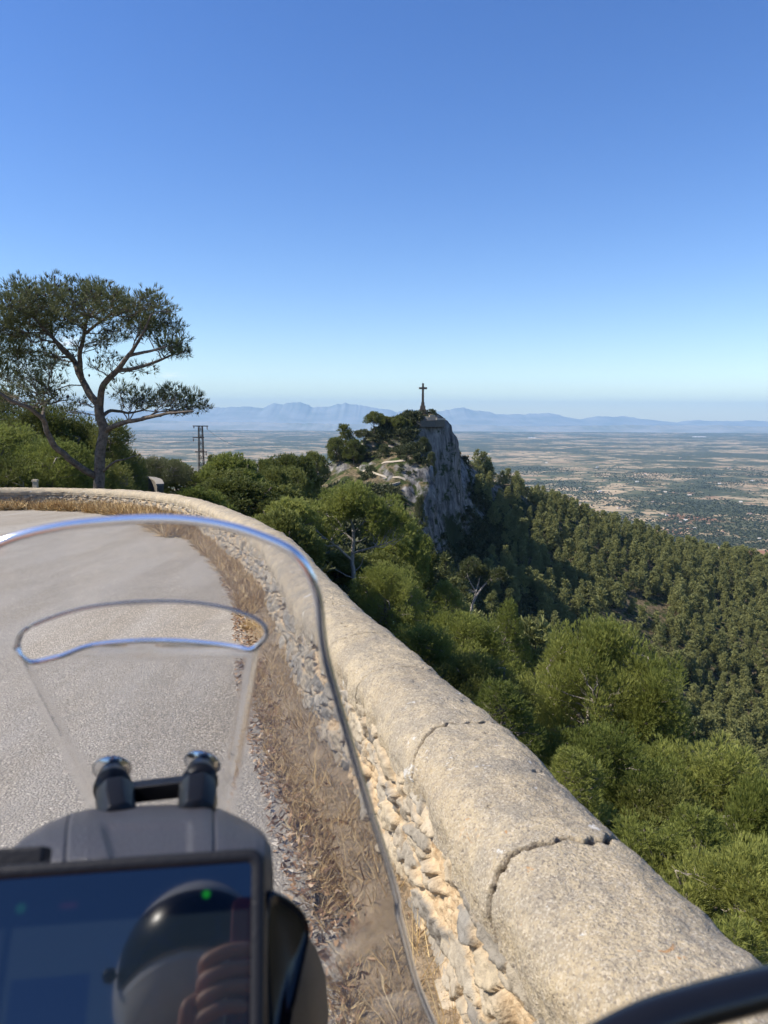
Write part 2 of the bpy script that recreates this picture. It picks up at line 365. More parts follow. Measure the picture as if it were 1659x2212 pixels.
# ------------------------------------------------------------------ mountains on the horizon
def mountain(name, prof, Y, depth, seed, jag):
    prof = np.array(prof, float); px = np.arange(prof[0, 0], prof[-1, 0], 1.6)
    py = np.interp(px, prof[:, 0], prof[:, 1])+fbm(st((px/9, px*0, px*0)), 4, seed)*jag*2
    top = np.array([P(a, b, Y) for a, b in zip(px, py)]); rows = []
    rows_t = [-1, -.8, -.62, -.47, -.34, -.22, -.12, -.05, 0, .15, .4, .7, 1]
    for t in rows_t:
        q = top.copy(); k = 1-abs(t)**.75
        rel = (q[:, 2]-PLAIN)*k
        wob = fbm(st((q[:, 0]/2500, q[:, 0]*0+t*2.1, q[:, 0]*0)), 4, seed+5)*260*min(1, abs(t)*4)*(1-abs(t))
        q[:, 2] = PLAIN-30*abs(t)+np.maximum(0, rel+wob if t else rel); q[:, 1] += t*depth+wob*2
        rows.append(q)
    V = np.array(rows); m = NM('mountain_rock_'+str(seed)); c = m.coord()
    m.bsdf(m.ramp(m.noise(c, 1/1500, 6, .65), [(.35, (.15, .18, .16)), (.6, (.29, .30, .29))]), .95, None)  # rock colour raised towards the haze, so some haze is painted in
    o = mk(name, V.reshape(-1, 3), grid_faces(len(rows), len(px)), m.m, smooth=True); tag(o, kind='structure')
mountain('mountains', [(-250,892),(0,888),(300,886),(430,881),(494,879),(527,878),(570,880.5),(590,871),(612,873),(636,869),(652,871),(679,880),(709,878),(745,871),(775,874),
 (808,882),(844,886),(858,890),(884,885),(915,890),(947,890),(970,884),(1003,881),(1028,888),(1056,890),(1077,896),(1110,903),(1150,912),(1200,919)], 44000, 5200, 61, 1.5)
mountain('mountains', [(1000,915),(1040,899),(1077,895),(1129,895),(1186,892),(1214,898),(1251,906),(1295,899),(1352,900),(1413,908),(1461,913),(1502,907),(1554,909),(1635,909),(1700,910),(1900,906)], 47000, 4000, 77, 1.0)
mountain('hills', [(-300,912),(300,908),(460,911),(600,913),(760,916),(900,917),(1060,919),(1200,921),(1350,918),(1450,919),(1560,919),(1659,922),(1900,922)], 27000, 2500, 87, .7)

# ------------------------------------------------------------------ haze
hz = bpy.data.materials.new('haze_air'); hz.use_nodes = True; ht = hz.node_tree; ht.nodes.clear()
pv = ht.nodes.new('ShaderNodeVolumePrincipled'); pv.inputs['Color'].default_value = (.46, .73, 1.0, 1); pv.inputs['Density'].default_value = 3.0e-5
pv.inputs['Anisotropy'].default_value = 0.0
ho = ht.nodes.new('ShaderNodeOutputMaterial'); ht.links.new(pv.outputs[0], ho.inputs['Volume'])
def boxv(x0, x1, y0, y1, z0, z1):
    v = [(x, y, z) for x in (x0, x1) for y in (y0, y1) for z in (z0, z1)]
    return np.array(v, float), [(0,1,3,2), (4,6,7,5), (0,4,5,1), (2,3,7,6), (0,2,6,4), (1,5,7,3)]
v_, f_ = boxv(-53000, 53000, -53000, 53000, -560, 1050)
haze = mk('haze', v_, f_, hz); tag(haze, kind='stuff')

# ------------------------------------------------------------------ road and verge
def strip_grid(s0, s1, ds, offs, zf):
    s = np.arange(s0, s1, ds); x, y, nx, ny = at_s(s)
    X = x[:, None]+nx[:, None]*offs[None]; Y = y[:, None]+ny[:, None]*offs[None]
    S = np.repeat(s[:, None], len(offs), 1); O = np.repeat(offs[None], len(s), 0)
    return st((X, Y, zf(X, Y, S, O))), S, O
def asphalt():
    m = NM('worn_asphalt'); c = m.coord()
    v = m.n('ShaderNodeTexVoronoi', feature='F1', i_0=c); v.inputs['Scale'].default_value = 85
    sep = m.n('ShaderNodeSeparateColor', i_0=v.outputs['Color'])
    stone = m.ramp(sep.outputs[0], [(.0, (.13, .12, .105)), (.35, (.22, .20, .17)), (.7, (.30, .275, .235)), (.93, (.44, .41, .36)), (1, (.60, .57, .51))])
    gap = m.ramp(v.outputs['Distance'], [(.35, 0), (.75, 1)])
    col = m.mix(gap, stone, (.10, .09, .078))
    pat = m.noise(c, .7, 5, .6); col = m.mix(m.math('MULTIPLY', pat, .6), col, (.26, .238, .205))
    col = m.mix(m.ramp(m.noise(c, 2.2, 4, .7), [(.55, 0), (.72, .5)]), col, (.16, .148, .13))
    h = m.math('SUBTRACT', m.noise(c, 90, 2), v.outputs['Distance'])
    col = m.mix(1.0, col, (1.40, 1.33, 1.20), 'MULTIPLY')
    lane = m.coord('Object', (1.1, .12, 1), (0, 0, .12)); col = m.mix(m.ramp(m.noise(lane, 1.6, 4, .6), [(.42, 0), (.62, .22)]), col, (.50, .48, .44)); col = m.mix(m.ramp(m.noise(c, .45, 5, .75, 1.5), [(.60, 0), (.64, .25)]), col, (.16, .15, .135))
    m.bsdf(col, .85, m.bump(h, .8, .006), Specular_IOR_Level=.25); return m.m
off = np.r_[-14, -11, -9, -7, -5.5, -4.5, -3.5, -3, -2.5, -2, -1.5, np.arange(-1.3, -.56, .04)]
V, S, O = strip_grid(.5, seg[-1]-1, .12, off, lambda X, Y, S, O: road_z(Y)+.006-.02*smooth(-.72, -.58, O+.09*fbm(st((S*1.3, S*0, S*0)), 3, 4)))
# the inside of the bend folds over itself: build the road as a clipped plan grid instead
gx = np.arange(-26, 3, .16); gy = np.arange(-8, 27, .16)
GX, GY = np.meshgrid(gx, gy, indexing='ij'); sdv, ssv = signed(GX, GY); sdv = sdv.reshape(GX.shape)
edge = -.40+.13*fbm(st((GX*1.6, GY*1.6, GX*0)), 3, 4)
GZ = road_z(GY)+.006-.03*smooth(0, .2, sdv-edge)
V = st((GX, GY, GZ)); F = grid_faces(len(gx), len(gy)); ok = (sdv < -.33).ravel()
F = F[ok[F].all(1)]; used = np.unique(F); mp_ = np.full(len(gx)*len(gy), -1); mp_[used] = np.arange(len(used))
road = mk('road', V.reshape(-1, 3)[used], mp_[F][:, ::-1], asphalt(), smooth=True); tag(road, kind='structure')
m = NM('verge_dirt'); c = m.coord(); n1 = m.noise(c, 9, 5, .7); n2 = m.noise(c, 60, 4, .7)
col = m.ramp(n1, [(.3, (.10, .078, .054)), (.5, (.21, .165, .11)), (.7, (.32, .25, .17))])
col = m.mix(m.ramp(n2, [(.45, 0), (.6, .6)]), col, (.42, .31, .19))
m.bsdf(col, .95, m.bump(n2, .9, .012), Specular_IOR_Level=.1)
s_a, s_b = s_near-2, s_near+33
V, S, O = strip_grid(s_a, s_b, .03, np.linspace(-.80, -.10, 30), lambda X, Y, S, O: road_z(Y)+.006
    -.05*(1-smooth(-.56, -.37, O+.13*fbm(st((X*1.6, Y*1.6, X*0)), 3, 4)))+.05*smooth(-.62, -.2, O)+.012*fbm(st((X*14, Y*14, X*0)), 3, 8)+.006*fbm(st((X*60, Y*60, X*0)), 2, 5))
verge = mk('verge', V.reshape(-1, 3), grid_faces(V.shape[0], V.shape[1])[:, ::-1], m.m, smooth=True); tag(verge, kind='structure')

# ------------------------------------------------------------------ stone wall with its rounded coping
def cellular(u, v, seed, jit=.85):
    iu = np.floor(u).astype(np.int64); iv = np.floor(v).astype(np.int64)
    f1 = np.full(u.shape, 9.); f2 = np.full(u.shape, 9.); cid = np.zeros(u.shape); cx = np.zeros(u.shape); cy = np.zeros(u.shape)
    z = iu*0
    for a in (-1, 0, 1):
        for b in (-1, 0, 1):
            ju = hsh(iu+a, iv+b, z, seed); jv = hsh(iu+a, iv+b, z+1, seed); hid = hsh(iu+a, iv+b, z+2, seed)
            dx = iu+a+.5+(ju-.5)*jit-u; dy = iv+b+.5+(jv-.5)*jit-v
            d = np.maximum(abs(dx), abs(dy))*.45+np.hypot(dx, dy)*.6
            c = d < f1; f2 = np.where(c, f1, np.minimum(f2, d)); cid = np.where(c, hid, cid)
            cx = np.where(c, dx, cx); cy = np.where(c, dy, cy); f1 = np.where(c, d, f1)
    return f1, f2-f1, cid, cx, cy
wall = empty('stone_wall', (float(p0[0]), float(p0[1]), float(road_z(p0[1]))))
tag(wall, 'low curving roadside wall of rough rubble stone with a smooth rounded mortar coping', 'wall')
HW = .205; CH = .165           # half width and height of the rounded cap
def coping_part():
    s = np.r_[np.arange(s_near-.9, s_near+2.6, .0032), np.arange(s_near+2.6, s_near+4.0, .006), np.arange(s_near+4.0, s_near+10, .016), np.arange(s_near+10, s_near+37, .06)]
    n = 120; th = np.linspace(-.16, PI+.16, n)
    prof_o = -np.sign(np.cos(th))*abs(np.cos(th))**.90*HW; prof_z = np.sign(np.sin(th))*abs(np.sin(th))**.70*CH
    prof_z = np.where(np.sin(th) < 0, -(abs(th-np.clip(th, 0, PI)))*.30, prof_z)
    prof_o = np.where(np.sin(th) < 0, prof_o*.965, prof_o)
    x, y, nx, ny = at_s(s); S = np.repeat(s[:, None], n, 1)
    O = np.repeat(prof_o[None], len(s), 0); Zp = np.repeat(prof_z[None], len(s), 0)
    # cracks between the cast lengths: (pixel on the inner foot, pixel at the outer edge, width)
    crack = np.zeros(S.shape); no = -np.cos(th); nz = np.sin(th)*1.15
    for (a, b, wd, dp, sd0) in CR:
        u = np.linspace(0, 1, n)
        sc_ = a+(b-a)*u+.10*fbm(st((u*3.2+sd0, u*0, u*0)), 3, 5)*np.sin(u*PI)**.5+.016*fbm(st((u*24+sd0, u*0, u*0)), 4, 6)
        ww = wd*.85*(1+.7*smooth(.62, .8, u))*(.75+.6*(fbm(st((u*13+sd0, u*0, u*0)), 3, 2)*.5+.5))*np.where(u > .96, 1, 1)
        crack = np.maximum(crack, dp*1.5*np.clip(1.25-abs(S-sc_[None])/ww[None], 0, 1)**.6)
    B = st((S*1.0, O*1.0, Zp*1.0))
    bump = fbm(B*2.6, 3, 71)*.024+fbm(B*14, 3, 72)*.008+fbm(B*60, 2, 73)*.0026
    pits = -.012*smooth(.42, .6, fbm(B*17, 3, 74))*smooth(-.1, .3, fbm(B*2.3, 2, 78))
    low = smooth(-.05, .3, np.minimum(th, PI-th))[None]
    rag = (1-low)*(.030*fbm(st((S*9, O*0+th[None]*.8, O*0)), 4, 75))
    d = bump+pits-crack+rag
    O2 = O+d*no[None]; Z2 = Zp+d*nz[None]
    X = x[:, None]+nx[:, None]*O2; Y = y[:, None]+ny[:, None]*O2; Z = top_z(y)[:, None]-CH+Z2
    at = np.stack([smooth(.3, 1.0, crack/.022), (Zp/CH).clip(0, 1), S*0], -1)
    m = NM('weathered_mortar_coping'); c = m.coord()
    n1 = m.noise(c, 2.6, 5, .6); n2 = m.noise(c, 34, 4, .7); v = m.voro(c, 210, 'F1', 1); vs = m.n('ShaderNodeSeparateColor', i_0=v)
    col = m.ramp(n1, [(.3, (.38, .305, .20)), (.5, (.46, .375, .245)), (.68, (.54, .44, .29))])
    grey = m.ramp(m.noise(c, 5, 6, .78), [(.45, 0), (.60, .8)])
    col = m.mix(grey, col, (.30, .262, .20)); col = m.mix(m.ramp(m.noise(c, 11, 5, .8, .6), [(.58, 0), (.70, .7)]), col, (.215, .185, .145))
    col = m.mix(m.ramp(n2, [(.3, .55), (.5, 0)]), col, (.24, .205, .16))
    col = m.mix(m.math('MULTIPLY', m.ramp(vs.outputs[0], [(.55, 0), (1, 1)]), .5), col, (.62, .55, .44))
    col = m.mix(m.ramp(vs.outputs[1], [(.75, 0), (1, .7)]), col, (.17, .145, .12))
    li = m.ramp(m.noise(c, 5.5, 5, .8), [(.62, 0), (.655, .8)]); col = m.mix(li, col, (.62, .60, .55))
    lo = m.math('MULTIPLY', m.ramp(m.noise(c, 12.5, 4, .6, 1), [(.675, 0), (.70, .75)]), m.ramp(m.noise(c, .9, 2), [(.5, 0), (.56, 1)])); col = m.mix(lo, col, (.46, .25, .10))
    ck = m.n('ShaderNodeSeparateColor', i_0=m.attr('wear')); col = m.mix(ck.outputs[0], col, (.12, .085, .055))
    h = m.math('ADD', m.math('MULTIPLY', vs.outputs[2], .35), m.math('ADD', n2, m.noise(c, 130, 3, .7)))
    m.bsdf(col, .92, m.bump(h, 1.0, .008), Specular_IOR_Level=.15)
    F = grid_faces(len(s), n)[:, ::-1]
    return mk('coping', st((X, Y, Z)).reshape(-1, 3), F, m.m, wall, True, {'wear': at.reshape(-1, 3)})
def s_of(px, py, c0):
    q = on_plane(px, py, c0); return float(signed([q[0]], [q[1]])[1][0])
CR = [(s_of(1065,1965,1.13), s_of(1330,1830,1.06), .0105, .030, 1.0), (s_of(835,1690,1.13), s_of(1050,1548,1.04), .007, .020, 4.0),
      (s_of(760,1500,1.13), s_of(935,1450,1.02), .0055, .010, 8.0), (s_of(742,1420,1.12), s_of(860,1390,1.02), .004, .009, 12.)]
q = s_near+6.3
while q < s_near+36: CR.append((q-.05, q+.07, .010, .010, q*3)); q += 1.6+.7*math.sin(q*5)
coping_part()
def face_part(side=-1):
    s = np.r_[np.arange(s_near-1.2, s_near+4.0, .0065), np.arange(s_near+4.0, s_near+12, .022), np.arange(s_near+12, s_near+37, .035)]
    hh = np.linspace(-.10, .70-CH+.012, 96) if side < 0 else np.linspace(-1.2, .70-CH+.01, 20)
    x, y, nx, ny = at_s(s); S, H = np.meshgrid(s, hh, indexing='ij')
    wob = fbm(st((S*5, H*5, H*0)), 3, 81)
    f1, ed, cid, cx, cy = cellular(S/.17+wob*.5+np.floor(H/.105)*.37, H/.098+wob*.45+.15*np.sin(S*4), 91)
    f1b, edb, cidb, _, _ = cellular(S/.05+wob, H/.035, 95)
    stone = smooth(.05, .15, ed+.07*fbm(st((S*30, H*30, H*0)), 2, 82))
    drop = (cid < .12); stone = np.where(drop, 0, stone)
    k1 = np.modf(cid*7.31)[0]; k2 = np.modf(cid*13.7)[0]; k3 = np.modf(cid*29.1)[0]
    tilt = (cx*(k1-.5)+cy*(k2-.5)*1.4)*.09
    d = stone*(.006+.022*k3+tilt*.7)+(1-stone)*(-.006+.014*fbm(st((S*26, H*26, H*0)), 3, 84))
    d += fbm(st((S*42, H*42, d*0)), 3, 86)*.010*(.5+stone)+(.5-abs(fbm(st((S*13, H*19, cid*40)), 3, 85)))*.012*stone+.010*smooth(.1, .3, edb)*(1-stone)+.02*fbm(st((S*2, H*2, d*0)), 2, 87)
    OFF = side*(HW-.045+.02)-d*1.0*(-side) if side > 0 else -(HW-.035)-d
    topf = smooth(.70-CH-.05, .70-CH+.01, H)
    OFF = OFF+(topf*.02 if side < 0 else -topf*.02)
    X = x[:, None]+nx[:, None]*OFF; Y = y[:, None]+ny[:, None]*OFF; Z = road_z(y)[:, None]+H
    at = np.stack([stone, k1, k2], -1)
    m = NM('rubble_stone'); c = m.coord(); a = m.n('ShaderNodeSeparateColor', i_0=m.attr('stone'))
    n2 = m.noise(c, 28, 5, .7); n1 = m.noise(c, 6, 4, .6)
    stn = m.ramp(a.outputs[1], [(0, (.19, .175, .15)), (.25, (.33, .29, .225)), (.5, (.45, .37, .25)), (.75, (.25, .235, .205)), (1, (.52, .42, .28))])
    stn = m.mix(m.ramp(n2, [(.35, .5), (.6, 0)]), stn, (.14, .125, .105)); stn = m.mix(m.ramp(n1, [(.55, 0), (.7, .5)]), stn, (.52, .46, .36))
    mo = m.ramp(n2, [(.3, (.34, .23, .125)), (.6, (.56, .43, .27)), (.8, (.62, .50, .34))])
    col = m.mix(a.outputs[0], mo, stn)
    m.bsdf(col, .93, m.bump(m.math('ADD', n2, m.noise(c, 120, 3, .7)), .9, .006), Specular_IOR_Level=.15)
    F = grid_faces(len(s), len(hh)); F = F if side > 0 else F[:, ::-1]
    return mk('stone_face', st((X, Y, Z)).reshape(-1, 3), F[:, ::-1], m.m, wall, True, {'stone': at.reshape(-1, 3)})
face_part(-1); face_part(1)
for o in wall.children: o.matrix_parent_inverse = Matrix.Translation(-Vector(wall.location))

# ------------------------------------------------------------------ trees
def foliage_mat(name, lo, mid, hi, trans=.25):
    m = NM(name); g = m.n('ShaderNodeNewGeometry'); oi = m.n('ShaderNodeObjectInfo')
    n = m.noise(g.outputs['Position'], .35, 3, .6); r = m.math('MULTIPLY', oi.outputs['Random'], .42)
    f = m.math('ADD', m.math('MULTIPLY', n, .75), m.math('ADD', r, m.math('MULTIPLY', g.outputs['Random Per Island'], .22)))
    col = m.ramp(f, [(.38, lo), (.62, mid), (.95, hi)])
    b = m.n('ShaderNodeBsdfPrincipled'); m.set(b.inputs['Base Color'], col); b.inputs['Roughness'].default_value = .55; b.inputs['Specular IOR Level'].default_value = .25
    t = m.n('ShaderNodeBsdfTranslucent'); m.set(t.inputs[0], col)
    x = m.n('ShaderNodeMixShader'); x.inputs[0].default_value = trans
    m.t.links.new(b.outputs[0], x.inputs[1]); m.t.links.new(t.outputs[0], x.inputs[2]); m.t.links.new(x.outputs[0], m.out.inputs[0]); return m.m
F_BRIGHT = foliage_mat('fresh_pine_needles', (.116, .146, .034), (.228, .258, .060), (.35, .366, .10), .42)
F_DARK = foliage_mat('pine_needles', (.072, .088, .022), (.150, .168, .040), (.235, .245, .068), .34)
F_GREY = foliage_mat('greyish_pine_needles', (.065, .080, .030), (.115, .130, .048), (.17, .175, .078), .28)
F_HILL = foliage_mat('hillside_pine_needles', (.095, .110, .038), (.175, .192, .066), (.26, .265, .10), .25)
def bark_mat(name, a, b):
    m = NM(name); c = m.coord(); n = m.noise(c, 7, 5, .7)
    m.bsdf(m.ramp(n, [(.3, a), (.65, b)]), .9, m.bump(n, .8, .03), Specular_IOR_Level=.1); return m.m
BARK = bark_mat('grey_pine_bark', (.055, .043, .034), (.20, .165, .13)); PALE = bark_mat('pale_bark', (.18, .16, .14), (.42, .38, .33))
def blades(pos, dirs, nb, L, W, spread, rng):
    n = len(pos); pos = np.repeat(pos, nb, 0); d = np.repeat(dirs, nb, 0)+rng.normal(size=(n*nb, 3))*spread
    d /= np.linalg.norm(d, axis=1)[:, None]+1e-9
    a = np.cross(d, rng.normal(size=d.shape)); a /= np.linalg.norm(a, axis=1)[:, None]+1e-9
    l = L*rng.uniform(.6, 1.15, (n*nb, 1)); ww = W*rng.uniform(.6, 1.2, (n*nb, 1))
    V = np.stack([pos-a*ww*.5+d*l*.05, pos+a*ww*.5+d*l*.05, pos+d*l+a*ww*.18, pos+d*l-a*ww*.18], 1)
    return V.reshape(-1, 3), np.arange(n*nb*4).reshape(-1, 4)
def crown(clumps, per, nb, L, W, rng, up=.5, flat=.8, spread=.55):
    "clumps: rows (x,y,z,r,density)"
    Ps, Ds = [], []
    for c in clumps:
        n = max(3, int(per*c[3]**2*c[4])); v = rng.normal(size=(n, 3)); v /= np.linalg.norm(v, axis=1)[:, None]
        lump = 1+.35*noise3(v*1.7+c[:3], 3); rad = (rng.uniform(0, 1, n)**.42)*lump
        q = v*rad[:, None]*c[3]*np.array((1, 1, flat)); Ps.append(q+c[:3])
        d = v*1.0+np.array((0, 0, up)); Ds.append(d)
    return blades(np.concatenate(Ps), np.concatenate(Ds), nb, L, W, spread, rng)
def branches(skel, clumps, rng, r0=.045, twigs=5, wig=.12):
    "attach every clump to a skeleton: list of (points, radii)"
    nodes = np.concatenate([np.asarray(p) for p, _ in skel]); nr = np.concatenate([np.asarray(r) for _, r in skel]); out = []
    for c in clumps:
        C = np.asarray(c[:3]); d = np.linalg.norm(nodes-C, axis=1)+np.maximum(0, nodes[:, 2]-C[2]+.25*c[3])*2.5
        k = int(np.argmin(d)); A = nodes[k]; rad = min(r0*(.6+.6*c[3]), nr[k]*.75); n = 7
        t = np.linspace(0, 1, n)[:, None]; mid = (A+C)/2+np.array((0, 0, -.12))*np.linalg.norm(C-A)*rng.uniform(-.4, 1)
        b = (1-t)**2*A+2*t*(1-t)*mid+t*t*C+rng.normal(size=(n, 3))*wig*np.sin(t*PI)*min(1, np.linalg.norm(C-A)*.4)
        out.append((b, np.linspace(rad, rad*.4, n)))
        for q in range(twigs):
            v = rng.normal(size=3); v /= np.linalg.norm(v); v[2] = abs(v[2])*.5; s = b[rng.integers(2, n)]
            e = C+v*c[3]*rng.uniform(.6, 1.08); tt = np.linspace(0, 1, 4)[:, None]
            w_ = s*(1-tt)+e*tt+rng.normal(size=(4, 3))*.05*c[3]; out.append((w_, np.linspace(rad*.38, rad*.12, 4)))
    return out
def make_tree(skel, clumps, rng, mat, per, nb, L, W, name='pine_tree', bark=None, r0=.045, twigs=5, sides=6, **kw):
    root = empty(name); bl = branches(skel, clumps, rng, r0, twigs)
    v, f = tubes(list(skel)+bl, sides); mk('trunk', v, f, bark or BARK, root, True)
    v, f = crown(np.asarray(clumps), per, nb, L, W, rng, **kw); mk('crown', v, f, mat, root)
    return root
def std_tree(seed, H, R, kind, mat, per, nb, L, W, dense=1, csz=1, **kw):
    rng = np.random.default_rng(seed); n = 9; t = np.linspace(0, 1, n)
    lean = rng.normal(size=2)*.05*H
    tr = st((lean[0]*t**1.6+rng.normal(size=n)*.018*H*t, lean[1]*t**1.6+rng.normal(size=n)*.018*H*t, -.4+(H*.9+.4)*t))
    r0 = .022*H; skel = [(tr, r0*(1-t)**.8+.012)]
    cl = []
    base, flatk, nc = {'cone': (.16, 0, 30), 'round': (.30, 1, 26), 'umbrella': (.55, 2, 22), 'loose': (.22, 3, 24)}[kind]
    nc = int(nc*dense)
    for i in range(nc):
        u = (i+.5)/nc; z = base+(1-base)*u**.9; a = i*2.399+rng.uniform(-.5, .5)
        if kind == 'cone': rr = R*(1-u)**.75*rng.uniform(.55, 1)+.15; cr = R*(.36-.16*u)*rng.uniform(.8, 1.2)
        elif kind == 'round': rr = R*math.sin(PI*min(1, (.18+.8*u)))**.7*rng.uniform(.45, 1); cr = R*.36*rng.uniform(.75, 1.2)
        elif kind == 'umbrella': rr = R*(1-u**3)**.5*rng.uniform(.4, 1.05); cr = R*.30*rng.uniform(.75, 1.2); z = base+(1-base)*(.2+.8*u)*rng.uniform(.85, 1)
        else: rr = R*(1-u*.75)*rng.uniform(.4, 1.1); cr = R*.30*rng.uniform(.7, 1.25)
        x0 = np.interp(z, t, tr[:, 0]); y0 = np.interp(z, t, tr[:, 1])
        cl.append((x0+rr*math.cos(a), y0+rr*math.sin(a), z*H-cr*.6, cr*csz, rng.uniform(.7, 1.15)))
    if kind in ('umbrella', 'round'):
        for k in range(4):
            a = k*1.7+rng.uniform(0, 1); z0 = rng.uniform(.35, .6)*H; tt = np.linspace(0, 1, 6)
            s = np.array([np.interp(z0/H, t, tr[:, 0]), np.interp(z0/H, t, tr[:, 1]), z0])
            e = s+np.array((math.cos(a)*R*.65, math.sin(a)*R*.65, H*.28))
            skel.append((s+(e-s)*tt[:, None]+np.array((0, 0, -.04*H))*np.sin(tt*PI)[:, None]+rng.normal(size=(6, 3))*.01*H, np.linspace(r0*.5, r0*.2, 6)))
    return make_tree(skel, cl, rng, mat, per, nb, L, W, **kw)
PALE_B = bark_mat('pale_pine_twigs', (.10, .085, .07), (.32, .28, .235))
G_NEAR, G_LEFT, G_MID, G_ROCK, G_HILL = ('pines below the outer side of the wall', 'pines behind the bend of the wall', 'pines on the saddle before the crag',
    'pines on the rocky crag', 'pines of the far hillside forest')
NEARP = {}
def near_proto(kind, mat, i):
    k = (kind, mat.name, i)
    if k not in NEARP:
        dims = {'cone': (10, 2.9), 'round': (9, 3.4), 'umbrella': (9.5, 3.9), 'loose': (10, 3.0)}[kind]
        p = std_tree(100+i*7+len(kind), dims[0], dims[1], kind, mat, 560, 8, .23, .021, dense=3.3, csz=.50, twigs=3, sides=5, up=1.3, flat=1.7, spread=.36, bark=PALE_B)
        NEARP[k] = [p, dims, False]
    return NEARP[k]
def place(protos, kind, mat, i, base, H, R, rot, label, group):
    p, dims, used = protos(kind, mat, i)
    o = p if not used else copy_tree(p)
    protos(kind, mat, i)[2] = True
    o.location = base; o.rotation_euler = (0, 0, rot); o.scale = (R/dims[1], R/dims[1], H/dims[0])
    o['label'] = label; o['category'] = 'tree'; o['group'] = group; return o
def put_px(protos, kind, mat, i, px, py, Y, R, label, group, hmin=4.5, hmax=13, rot=None):
    top = P(px, py, Y); g = float(height(np.array([top[0]]), np.array([top[1]]))[0]); H = top[2]-g
    if not hmin <= H <= hmax: print('TREE', label, 'H', round(H, 1), 'at', np.round(top, 1))
    H = min(max(H, hmin), hmax)
    return place(protos, kind, mat, i, (top[0], top[1], top[2]-H), H, R, px*1.3 if rot is None else rot, label, group)
B, D, GY_ = F_BRIGHT, F_DARK, F_GREY
near_list = [
 ('round', B, 0, 838,1218,42,2.6,'bright green pine beyond the wall, just right of the bare-limbed pine trunk'),
 ('loose', B, 1, 880,1225,50,3.6,'green pine in front of the foot of the cliff'),
 ('cone', B, 0, 960,1250,58,3.2,'slim pine below the cliff foot, left of the leaning pale-limbed pine'),
 ('cone', B, 1, 1088,1292,46,2.7,'pointed bright pine right below the leaning pale-limbed pine'),
 ('round', B, 1, 1010,1330,38,3.3,'broad bright pine between the pointed pine and the wall'),
 ('loose', B, 0, 925,1345,30,2.9,'fresh green pine rising above the coping where the orange lichen is'),
 ('cone', B, 1, 1185,1380,35,3.0,'yellowish pine left of the tallest bright crown below the wall'),
 ('round', B, 0, 1285,1340,32,3.5,'tallest bright yellow-green crown in the middle of the valley side'),
 ('loose', B, 1, 1395,1425,30,3.0,'bright pine right of the tallest bright crown, against the dark forest'),
 ('cone', B, 0, 1090,1460,23,2.4,'green pine above the second crack of the coping'),
 ('round', B, 1, 1330,1570,22,2.9,'shaded green pine in front of the tallest bright crown'),
 ('loose', B, 0, 1480,1610,24,2.9,'pine with thin tips beneath the forest edge on the right'),
 ('cone', B, 1, 1215,1625,17,1.9,'small sunlit pine top close behind the coping with a pale twig'),
 ('loose', B, 1, 1615,1600,23,3.2,'bright feathery pine at the right edge, uppermost of the near ones'),
 ('cone', B, 0, 1520,1730,17,2.4,'green pine at right, below the pine with thin tips'),
 ('round', B, 0, 1650,1830,12.5,2.2,'big leafy pine crown at the lower right edge'),
 ('loose', B, 1, 1440,1800,14,1.9,'dim green pine close behind the big crack of the coping'),
 ('cone', B, 1, 1590,1960,10.5,1.7,'lowest green pine by the black bar in the right corner'),
 ('round', B, 1, 1740,1700,18,2.8,'pine cut by the right edge above the big leafy crown'),
 ('round', D, 0, 1015,1420,28,2.6,'darker pine low behind the wall, under the broad bright pine'),
 ('loose', D, 0, 1250,1730,18,2.4,'dark pine in the shade behind the small sunlit pine top'),
 ('round', D, 1, 1390,1700,20,2.6,'dark shaded crown left of the pine with thin tips'),
]
for a in near_list: put_px(near_proto, a[0], a[1], a[2], *a[3:7], a[7], G_NEAR, 4.0, 14)
left_list = [
 ('round', B, 1, 20,915,38,3.8,'yellow-green pine at the left edge behind the bend'),
 ('round', D, 0, 85,870,46,4.2,'dark pine behind the big pine, left of its trunk'),
 ('loose', D, 0, -40,840,50,4.4,'dark pine half cut by the left edge of the picture'),
 ('round', B, 0, 110,950,35,3.0,'low yellow-green pine under the big pine, left of the leaning limb'),
 ('round', D, 1, 165,905,48,3.8,'dark round pine directly behind the trunk of the big pine'),
 ('loose', D, 0, 235,905,46,2.9,'dark pine just right of the trunk of the big pine'),
 ('round', D, 0, 248,952,50,2.3,'dark pine under the long right limb of the big pine'),
 ('round', D, 1, 30,985,33,2.6,'shaded pine low behind the coping at the far left'),
 ('round', D, 1, 200,985,42,2.8,'low shaded pine behind the foot of the big pine'),
 ('umbrella', GY_, 0, 335,985,72,3.4,'greyish spreading pine left of the lattice pylon'),
]
for a in left_list: put_px(near_proto, a[0], a[1], a[2], *a[3:7], a[7], G_LEFT, 3.5, 13)
def mid_proto(kind, mat, i):
    k = ('m', kind, mat.name, i)
    if k not in NEARP:
        dims = {'cone': (10, 2.9), 'round': (9, 3.4), 'umbrella': (9.5, 3.9), 'loose': (10, 3.0)}[kind]
        NEARP[k] = [std_tree(300+i*7+len(kind), dims[0], dims[1], kind, mat, 190, 7, .36, .066, dense=2.1, csz=.64, twigs=3, sides=5, up=1.0, flat=1.0), dims, False]
    return NEARP[k]
